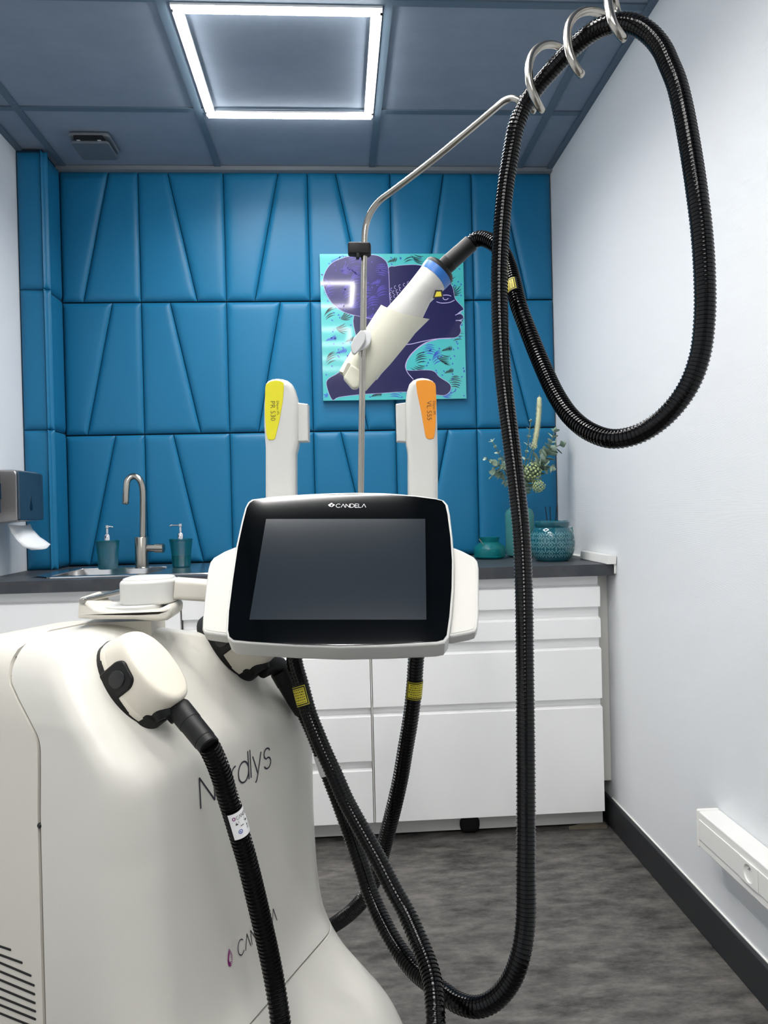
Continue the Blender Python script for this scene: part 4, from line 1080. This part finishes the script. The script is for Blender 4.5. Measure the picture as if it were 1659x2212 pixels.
# rim dips: lower the camera-side middle of the mouth
for k_ in range(n):
    an = 2*PI*k_/n; v[(m_-1)*n+k_] += hd*(-.012*max(0, -math.sin(an))+.004*abs(math.cos(an)))
inner = []
cc_ = [sum((v[i*n+k_] for k_ in range(n)), V3())/n for i in range(m_)]
iv = [cc_[i]+(v[i*n+k_]-cc_[i])*.93 for i in range(m_) for k_ in range(n)]
k0 = len(v); v = v+iv
for i in range(m_-1):
    for k_ in range(n): j = (k_+1) % n; f.append((k0+i*n+k_, k0+(i+1)*n+k_, k0+(i+1)*n+j, k0+i*n+j))
for k_ in range(n):
    j = (k_+1) % n; f.append(((m_-1)*n+k_, (m_-1)*n+j, k0+(m_-1)*n+j, k0+(m_-1)*n+k_)); f.append((k_, k0+k_, k0+j, j))
f.append(tuple(k0+n+k_ for k_ in range(n)))
ho = mesh('handpiece_holder', v, f, M_cream, Po, 50)
# notch and stepped tongue at its lower end
slab('holder_tongue', round_poly([(a_.x, a_.z) for a_ in [px_pt(*p, YHO) for p in [(332, 1330), (400, 1210), (520, 1290), (470, 1425), (420, 1430)]]], .006), (0, YHO, 0), X, Z, -Y_, .012, .030, M_cream, Po, bev=.004)
slab('holder_slot', round_poly([(a_.x, a_.z) for a_ in [px_pt(*p, YHO-.028) for p in [(330, 1275), (378, 1175), (405, 1185), (400, 1220), (350, 1300)]]], .003), (0, YHO-.0285, 0), X, Z, -Y_, 0, .0008, mat('slot_cream', (176, 174, 158), .6), Po)
slab('pole_knob', round_poly([(a_.x, a_.z) for a_ in [px_pt(*p, YKN-.016) for p in [(404, 1020), (430, 955), (492, 884), (524, 888), (542, 925), (530, 985), (482, 1058), (442, 1097), (418, 1085)]]], .0022), (0, YKN, 0), X, Z, -Y_, .004, .016, M_grey, Po, bev=.0015)
slab('knob_stem', round_poly([(a_.x, a_.z) for a_ in [px_pt(*p, YKN) for p in [(470, 1075), (500, 900), (530, 884), (582, 900), (592, 950), (575, 1010), (520, 1060)]]], .003), (0, YKN, 0), X, Z, -Y_, -.030, .004, mat('knob_light', (222, 223, 224), .4), Po, bev=.0015)

# ================================================================== APPLICATORS WITH HOSES
def sleeve(name, pts, prof, par): return mesh(name, *seg_vf(pts, prof), M_black, par, 35)
def warn_label(par, ev, L, p, w_, look, a0=-1.25, a1=1.25, r=RH+.0019, nrow=6):
    s = near_s(ev, L, p); s0, s1 = s-w_/2, s+w_/2
    lb = mesh('warning_label', *wrap_vf(ev, L, s0, s1, r-.0004, a0-.25, a1+.25, look, 20), M_black, par, 60)
    mesh('yellow_field', *wrap_vf(ev, L, s0+.0045, s1-.0045, r+.0001, a0+.18, a1-.18, look, 16), M_yell, lb, 60)
    g = G()
    for (q0, q1) in ((s0+.0016, s0+.0026), (s1-.0026, s1-.0016)): g.add(*wrap_vf(ev, L, q0, q1, r+.0002, a0, a1, look, 14, 2))
    for (b0, b1) in ((a0, a0+.07), (a1-.07, a1)): g.add(*wrap_vf(ev, L, s0+.0016, s1-.0016, r+.0002, b0, b1, look, 2))
    g.out('yellow_border', M_yell, lb, 60)
    g = G(); rr = random.Random(int(w_*1e5)+nrow)
    for i in range(nrow):
        q = s0+.0068+(s1-s0-.0136)*i/(nrow-1); a = a0+.32
        while a < a1-.45:
            da = rr.uniform(.08, .26); g.add(*wrap_vf(ev, L, q-.0006, q+.0006, r+.0004, a, a+da, look, 3, 1)); a += da+.07
    g.out('fine_print', M_btx, lb, 60)
    return lb
toC = lambda P: (CAM-P).normalized()

# ---------- applicator on the pole: handpiece, long looping hose, plug behind the monitor
L1 = empty('laser_applicator', px_pt(1000, 700, YHO)); tag(L1, 'white handpiece with blue ring resting in the pole cup, trailing the longest looping black hose', 'laser handpiece')
Lb = [(400, 1160), (560, 925), (720, 695), (830, 575), (930, 455), (985, 385), (1033, 322)]
Rb = [(640, 1330), (860, 1040), (1050, 775), (1115, 640), (1165, 590), (1205, 555), (1242, 523)]
db = [.022, .025, .028, .028, .029, .030, .031]
v, f, n, m_ = loft_edges(Lb, Rb, db, YHO); f.append(tuple(range(n-1, -1, -1))); f.append(tuple((m_-1)*n+k_ for k_ in range(n)))
hp = mesh('handpiece_body', v, f, M_white, L1, 50)
v, f, n, m_ = loft_edges([(1032, 324), (1048, 292), (1072, 262)], [(1243, 525), (1268, 500), (1300, 468)], [.0318, .0320, .0318], YHO); f.append(tuple(range(n-1, -1, -1))); f.append(tuple((m_-1)*n+k_ for k_ in range(n)))
mesh('blue_ring', v, f, M_blue, hp, 50)
v, f, n, m_ = loft_edges([(1074, 262), (1085, 245), (1105, 236), (1140, 240), (1170, 262)], [(1299, 470), (1316, 448), (1318, 420), (1300, 390), (1262, 360)], [.0316, .031, .028, .021, .012], YHO); f.append(tuple(range(n-1, -1, -1))); f.append(tuple((m_-1)*n+k_ for k_ in range(n)))
mesh('end_cap', v, f, M_black, hp, 60)
dm = round_poly([(-.006, 0), (0, -.006), (.006, 0), (0, .006)], .001)
wl_ = px_pt(1185, 566, YHO-.024)
tl_ = empty('laser_label', wl_, hp)
slab('laser_label_edge', [(-.0095, -.007), (.010, -.005), (.0085, .0085), (-.0045, .0085)], wl_, X, Z, (CAM-wl_).normalized(), 0, .0004, M_btx, hp)
slab('laser_label_plate', [(-.006, -.004), (.007, -.003), (.0055, .0055), (-.002, .0055)], wl_, X, Z, (CAM-wl_).normalized(), 0, .0008, M_yell, hp)
bpy.data.objects.remove(tl_)
# jointed black sleeve
a0_ = px_pt(1215, 345, YHO-.004); a1_ = at(1019, 524, 1.34)
dd = a1_-a0_
sleeve('strain_relief', [a0_-dd*.10, a0_-dd*.02, a0_+dd*.02, a0_+dd*.06, a0_+dd*.30, a0_+dd*.31, a0_+dd*.62, a0_+dd*.63, a1_-dd*.02, a1_], [.008, .012, .0125, .0160, .0165, .0160, .0160, .0156, .0154, .0140], L1)
P = along([(1014, 528, 1.342), (1024, 520, 1.338), (1037, 515, 1.330), (1050, 517, 1.32), (1066, 525, 1.305), (1083, 541, 1.288), (1097, 570, 1.268), (1108, 608, 1.245), (1120, 659, 1.215), (1142, 718, 1.195), (1170, 787, 1.165), (1202, 855, 1.125), (1234, 901, 1.09),
           (1275, 933, 1.055), (1325.5, 948, 1.02), (1380, 937, .995), (1435, 901, .975), (1484, 840, .96), (1511, 772, .953), (1522, 686, .95), (1522, 595, .952), (1516, 503, .958), (1505, 412, .965), (1491, 320, .978), (1474, 229, .993), (1461, 178, 1.0),
           (1444, 136, 1.01), (1430, 106, 1.018), (1405, 75, 1.028), (1375, 55, 1.038), (1348, 49, 1.05), (1325, 51, 1.06), (1300, 58, 1.073), (1266, 79, 1.093), (1230, 111, 1.115), (1198, 145, 1.135), (1165, 182, 1.155), (1133, 229, 1.175), (1115, 274, 1.183),
           (1106, 320, 1.19), (1091, 412, 1.198), (1083, 503, 1.2), (1079, 595, 1.198), (1080, 686, 1.193), (1084, 778, 1.185), (1091, 850, 1.178), (1106, 970, 1.158), (1117, 1061, 1.142), (1126, 1151, 1.125), (1131.5, 1272, 1.105), (1133.5, 1420, 1.082), (1135, 1560, 1.06),
           (1136, 1695, 1.04), (1136, 1876, 1.01), (1135, 1990, .995), (1124, 2065, .985), (1103, 2120, .985), (1068, 2160, .99), (1032, 2175, 1.0), (992, 2167, 1.02), (960, 2146, 1.045), (925, 2120, 1.075),
           (896, 2096, 1.10), (865, 2057, 1.13), (837.6, 2012, 1.155), (815, 1966, 1.18), (797, 1921, 1.20), (783, 1876, 1.215), (768, 1831, 1.23), (750, 1780, 1.24), (730, 1725, 1.25), (711, 1675, 1.255), (689, 1612, 1.26), (672, 1570, 1.262), (657, 1538, 1.262)])
hose('hose', P, L1)
ev, L = spline(P)
p = at(1110, 622, 1.228); warn_label(L1, ev, L, p, .030, (CAM+V3((-2.0, 0, 0))-p).normalized(), -1.1, 1.1)
p = at(703, 1645, 1.258); s = near_s(ev, L, p)
lb = mesh('white_label', *wrap_vf(ev, L, s-.018, s+.018, RH+.0016, -.9, .9, (V3((-.8, -.6, .2))).normalized(), 14), M_lab, L1, 60)
pl2, c0, e1, nb, ne = plug(L1, 496, 1392)
q0 = c0+e1*.066+sn*.028
q1 = at(600, 1440, 1.262); q2 = at(657, 1538, 1.262)
sleeve('plug_sleeve', [q0, q0.lerp(q1, .6)+Z*.006, q1, q1.lerp(q2, .1), q1.lerp(q2, .35), q1.lerp(q2, .36), q1.lerp(q2, .7), q2.lerp(q1, .04), q2], [.016, .0165, .0170, .0180, .0180, .0172, .0168, .0160, .0135], L1)

# ---------- intense pulsed light handpieces behind the monitor
k1 = lambda x, y: (540+x/3.77, 780+y/3.77)
def ipl(name_lbl, outline, block, lab, lab_m, txt, tx, Yh, label, small_dx):
    c = at(*k1(sum(p[0] for p in outline)/len(outline), 1100), Yh)
    t = empty('pulsed_light_applicator', c); tag(t, label, 'light handpiece', 'pulsed light handpieces beside the monitor')
    ex = _r.copy(); ex.z = 0; ex.normalize(); ey = V3((0, 0, 1)); nz_ = ex.cross(ey); O = at(*k1(250 if txt[0] == 'P' else 1400, 600), Yh)
    def loc(p, off=0): q = onp(*k1(*p), O+nz_*off, nz_)-O; return (q.dot(ex), q.dot(ey))
    hb = slab('handle', [loc(p) for p in outline], O, ex, ey, nz_, -.046, 0, M_white, t, bev=.010, back=.012, smooth=50)
    slab('light_head', [loc(p) for p in block], O, ex, ey, nz_, -.040, -.008, M_white, t, bev=.003, back=.003)
    Q = [loc(p) for p in block]; cx_ = sum(q[0] for q in Q)/4
    lp = slab('name_label', [loc(p, .0012) for p in lab], O, ex, ey, nz_, -.002, .0012, lab_m, t, bev=.0008)
    rd = -ey; ru = ex
    a = loc(tx, .002); text_mesh('model_text', txt, .0118, O+ex*a[0]+ey*a[1], rd, ru, nz_, M_txt, lp, thin=-.012, lift=.0016)
    text_mesh('type_text', 'Ellipse IPL', .0062, O+ex*(a[0]+.0105)+ey*(a[1]), rd, ru, nz_, M_txt, lp, thin=-.012, lift=.0016)
    return t, O, nz_
YI = 1.265
olL = [(120, 1600), (121, 700), (109, 520), (110, 350), (122, 180), (140, 158), (175, 142), (215, 136), (260, 141), (300, 153), (335, 180), (355, 220), (375, 290), (388, 360), (390, 480), (391, 640), (384, 690), (368, 750), (368, 1000), (374, 1600)]
blL = [(380, 332), (466, 342), (471, 648), (380, 652)]
lbL = [(124, 215), (130, 190), (165, 165), (205, 156), (250, 162), (274, 178), (276, 220), (268, 320), (240, 480), (212, 600), (204, 630), (190, 642), (155, 642), (142, 630), (132, 590), (120, 420)]
t1, O1, nz1 = ipl('', olL, blL, lbL, M_yel, 'PR 530', (165, 323), YI, 'white light handpiece with yellow label left of the steel pole, hose and plug hanging below', 0)
olR = [(1292, 1600), (1286, 760), (1282, 720), (1270, 660), (1266, 500), (1268, 350), (1280, 240), (1300, 180), (1330, 150), (1370, 135), (1405, 130), (1450, 136), (1490, 155), (1512, 180), (1520, 300), (1528, 500), (1533, 760), (1535, 1600)]
blR = [(1188, 342), (1272, 330), (1275, 655), (1195, 648)]
lbR = [(1352, 180), (1356, 162), (1385, 154), (1425, 152), (1475, 160), (1505, 178), (1513, 200), (1519, 330), (1512, 520), (1502, 610), (1496, 628), (1480, 635), (1450, 635), (1435, 625), (1425, 590), (1392, 400), (1362, 260)]
t2, O2, nz2 = ipl('', olR, blR, lbR, M_or, 'VL 555', (1440, 323), YI, 'white light handpiece with orange label right of the steel pole', 0)
# hose of the yellow one: down from the handle, round below the photo and up to the plug at the machine
def offU(px, py, u): return onp(px, py, mp3(u, 0, 0), UU)
pl1, c0, e1, nb, ne = plug(t1, 282, 1476)
dsl0 = c0+e1*.066+sn*.028
d0 = onp(384, 1528, dsl0+UU*.012, UU); d1 = onp(452, 1612, mp3(.035, 0, 0), UU)
D_ = [d1]+[offU(x, y, u) for x, y, u in [(466.5, 1643, .038), (480, 1679.6, .040), (489.5, 1714, .042), (499, 1743, .044), (508, 1772, .046), (519.6, 1811, .049), (531, 1849, .052), (539, 1880, .055), (554, 1941.5, .060), (568.5, 2003, .066), (582, 2064, .072), (594, 2126, .080), (606, 2208, .092)]]
A_ = along([(632, 1330, 1.235), (634, 1390, 1.225), (637, 1432, 1.218), (649, 1476, 1.21), (667, 1541, 1.20), (684, 1585, 1.19), (702, 1628, 1.18), (722, 1672, 1.17), (745, 1725, 1.16), (766, 1765, 1.15), (803, 1831, 1.13), (827, 1876, 1.115), (850, 1921, 1.10), (875, 1966, 1.085), (896, 2012, 1.065), (914.5, 2057, 1.045), (930, 2102, 1.022), (938, 2147, 1.0), (941, 2212, .975)])
low = [A_[-1]+V3((.0, -.02, -.12)), A_[-1]+V3((-.04, -.06, -.26)), A_[-1]+V3((-.12, -.09, -.335)), D_[-1]+V3((.06, -.06, -.24)), D_[-1]+V3((.01, -.02, -.10))]
PA = A_+low+D_[::-1]
hose('hose', PA, t1)
ev, L = spline(PA)
p = at(655, 1501, 1.205); warn_label(t1, ev, L, p, .034, (toC(p)-_r*.55).normalized(), -.9, 1.1)
p = D_[5]; s = near_s(ev, L, p); look = (toC(p)+_r*.75).normalized()
lb = mesh('product_label', *wrap_vf(ev, L, s-.0190, s+.0190, RH+.0018, -1.1, .95, look, 16), M_lab, t1, 60)
mesh('label_backing', *wrap_vf(ev, L, s-.0200, s+.0200, RH+.0012, -1.5, 1.5, look, 20), M_black, t1, 60)
# print on that label: arc coordinate 'up' runs towards the machine plug (s increases)
rl = RH+.0022
def mpl(x, y):        # x along the circumference (m), y up along the hose (m)
    p0 = ev(s+y); tg = (ev(s+y+.004)-ev(s+y-.004)).normalized(); e = (look-tg*look.dot(tg)).normalized(); b_ = tg.cross(e); a = -x/rl
    return p0+(e*math.cos(a)+b_*math.sin(a))*rl
sgn = 1
tst = (mpl(.005, 0)-mpl(-.005, 0)).dot(_r)
def mpl2(x, y): return mpl(x if tst > 0 else -x, y)
g = G(); x = -.0065
for ch in 'CANDELA':
    w_, ls = GL[ch]
    for l in ls: g.add(*ribbon_vf([(x+p[0]*.0040, .0092+p[1]*.0050) for p in l], .0005, mpl2))
    x += w_*.0040+.0007
for (x0, y0, x1, y1) in [(-.0055, .0060, .006, .0064), (-.0055, .0048, .0055, .0052), (-.0055, .0036, .004, .0040), (-.0035, -.0022, .0015, -.0012), (.005, .0005, .0085, .0030), (.006, -.0060, .0085, -.0045), (.0055, -.0105, .009, -.0095), (-.0095, .0018, -.0062, .0036), (-.0085, .0036, -.0078, .0060)]:
    g.add([mpl2(x0, y0), mpl2(x1, y0), mpl2(x1, y1), mpl2(x0, y1)], [(0, 1, 2, 3)])
g.add(*ribbon_vf([(.0055, -.0045), (.009, -.0085)], .0005, mpl2)); g.add(*ribbon_vf([(.009, -.0045), (.0055, -.0085)], .0005, mpl2))
g.out('label_print', M_btx, lb, 0)
g = G(); g.add(*ribbon_vf([(p[0]-.0098, p[1]+.0116) for p in arc(0, 0, .0017, .0022, 90, 450, 14)], .0011, mpl2)); g.out('logo_drop', M_purp, lb, 0)
g = G(); g.add(*ribbon_vf([(p[0]-.0055, p[1]-.0090) for p in arc(0, 0, .0026, .0026, 0, 360, 18)], .0009, mpl2)); g.add(*ribbon_vf([(-.0062, -.0080), (-.0050, -.0105)], .0010, mpl2)); g.out('blue_symbol', M_bl, lb, 0)
dv = d1-d0
sleeve('plug_sleeve', [dsl0, dsl0.lerp(d0, .5), d0-dv*.06, d0, d0+dv*.04, d0+dv*.42, d0+dv*.43, d0+dv*.86, d0+dv*.87, d1, d1+dv*.02], [.0150, .0150, .0145, .0148, .0162, .0158, .0152, .0148, .0142, .0142, .0125], t1)
sleeve('handle_sleeve', [at(630, 1250, 1.25), at(631, 1300, 1.24), at(632, 1335, 1.235)], [.020, .018, .0155], t1)
# hose of the orange one: straight down and away behind the foot of the machine
PC = along([(905, 1330, 1.255), (902, 1390, 1.258), (898, 1432, 1.262), (894.5, 1487, 1.268), (887, 1552, 1.275), (876, 1617, 1.283), (865, 1682, 1.292), (852, 1740, 1.30), (838, 1795, 1.315), (824, 1848, 1.33), (808, 1900, 1.35), (788, 1938, 1.37), (763, 1966, 1.39), (736, 1988, 1.42), (706, 2006, 1.45), (670, 2020, 1.49), (620, 2030, 1.54)])
hose('hose', PC, t2); ev, L = spline(PC)
p = at(893.5, 1488, 1.268); warn_label(t2, ev, L, p, .034, (toC(p)+_r*.25).normalized(), -1.15, 1.15)
sleeve('handle_sleeve', [at(906, 1250, 1.25), at(905, 1300, 1.252), at(905, 1335, 1.255)], [.020, .018, .0155], t2)
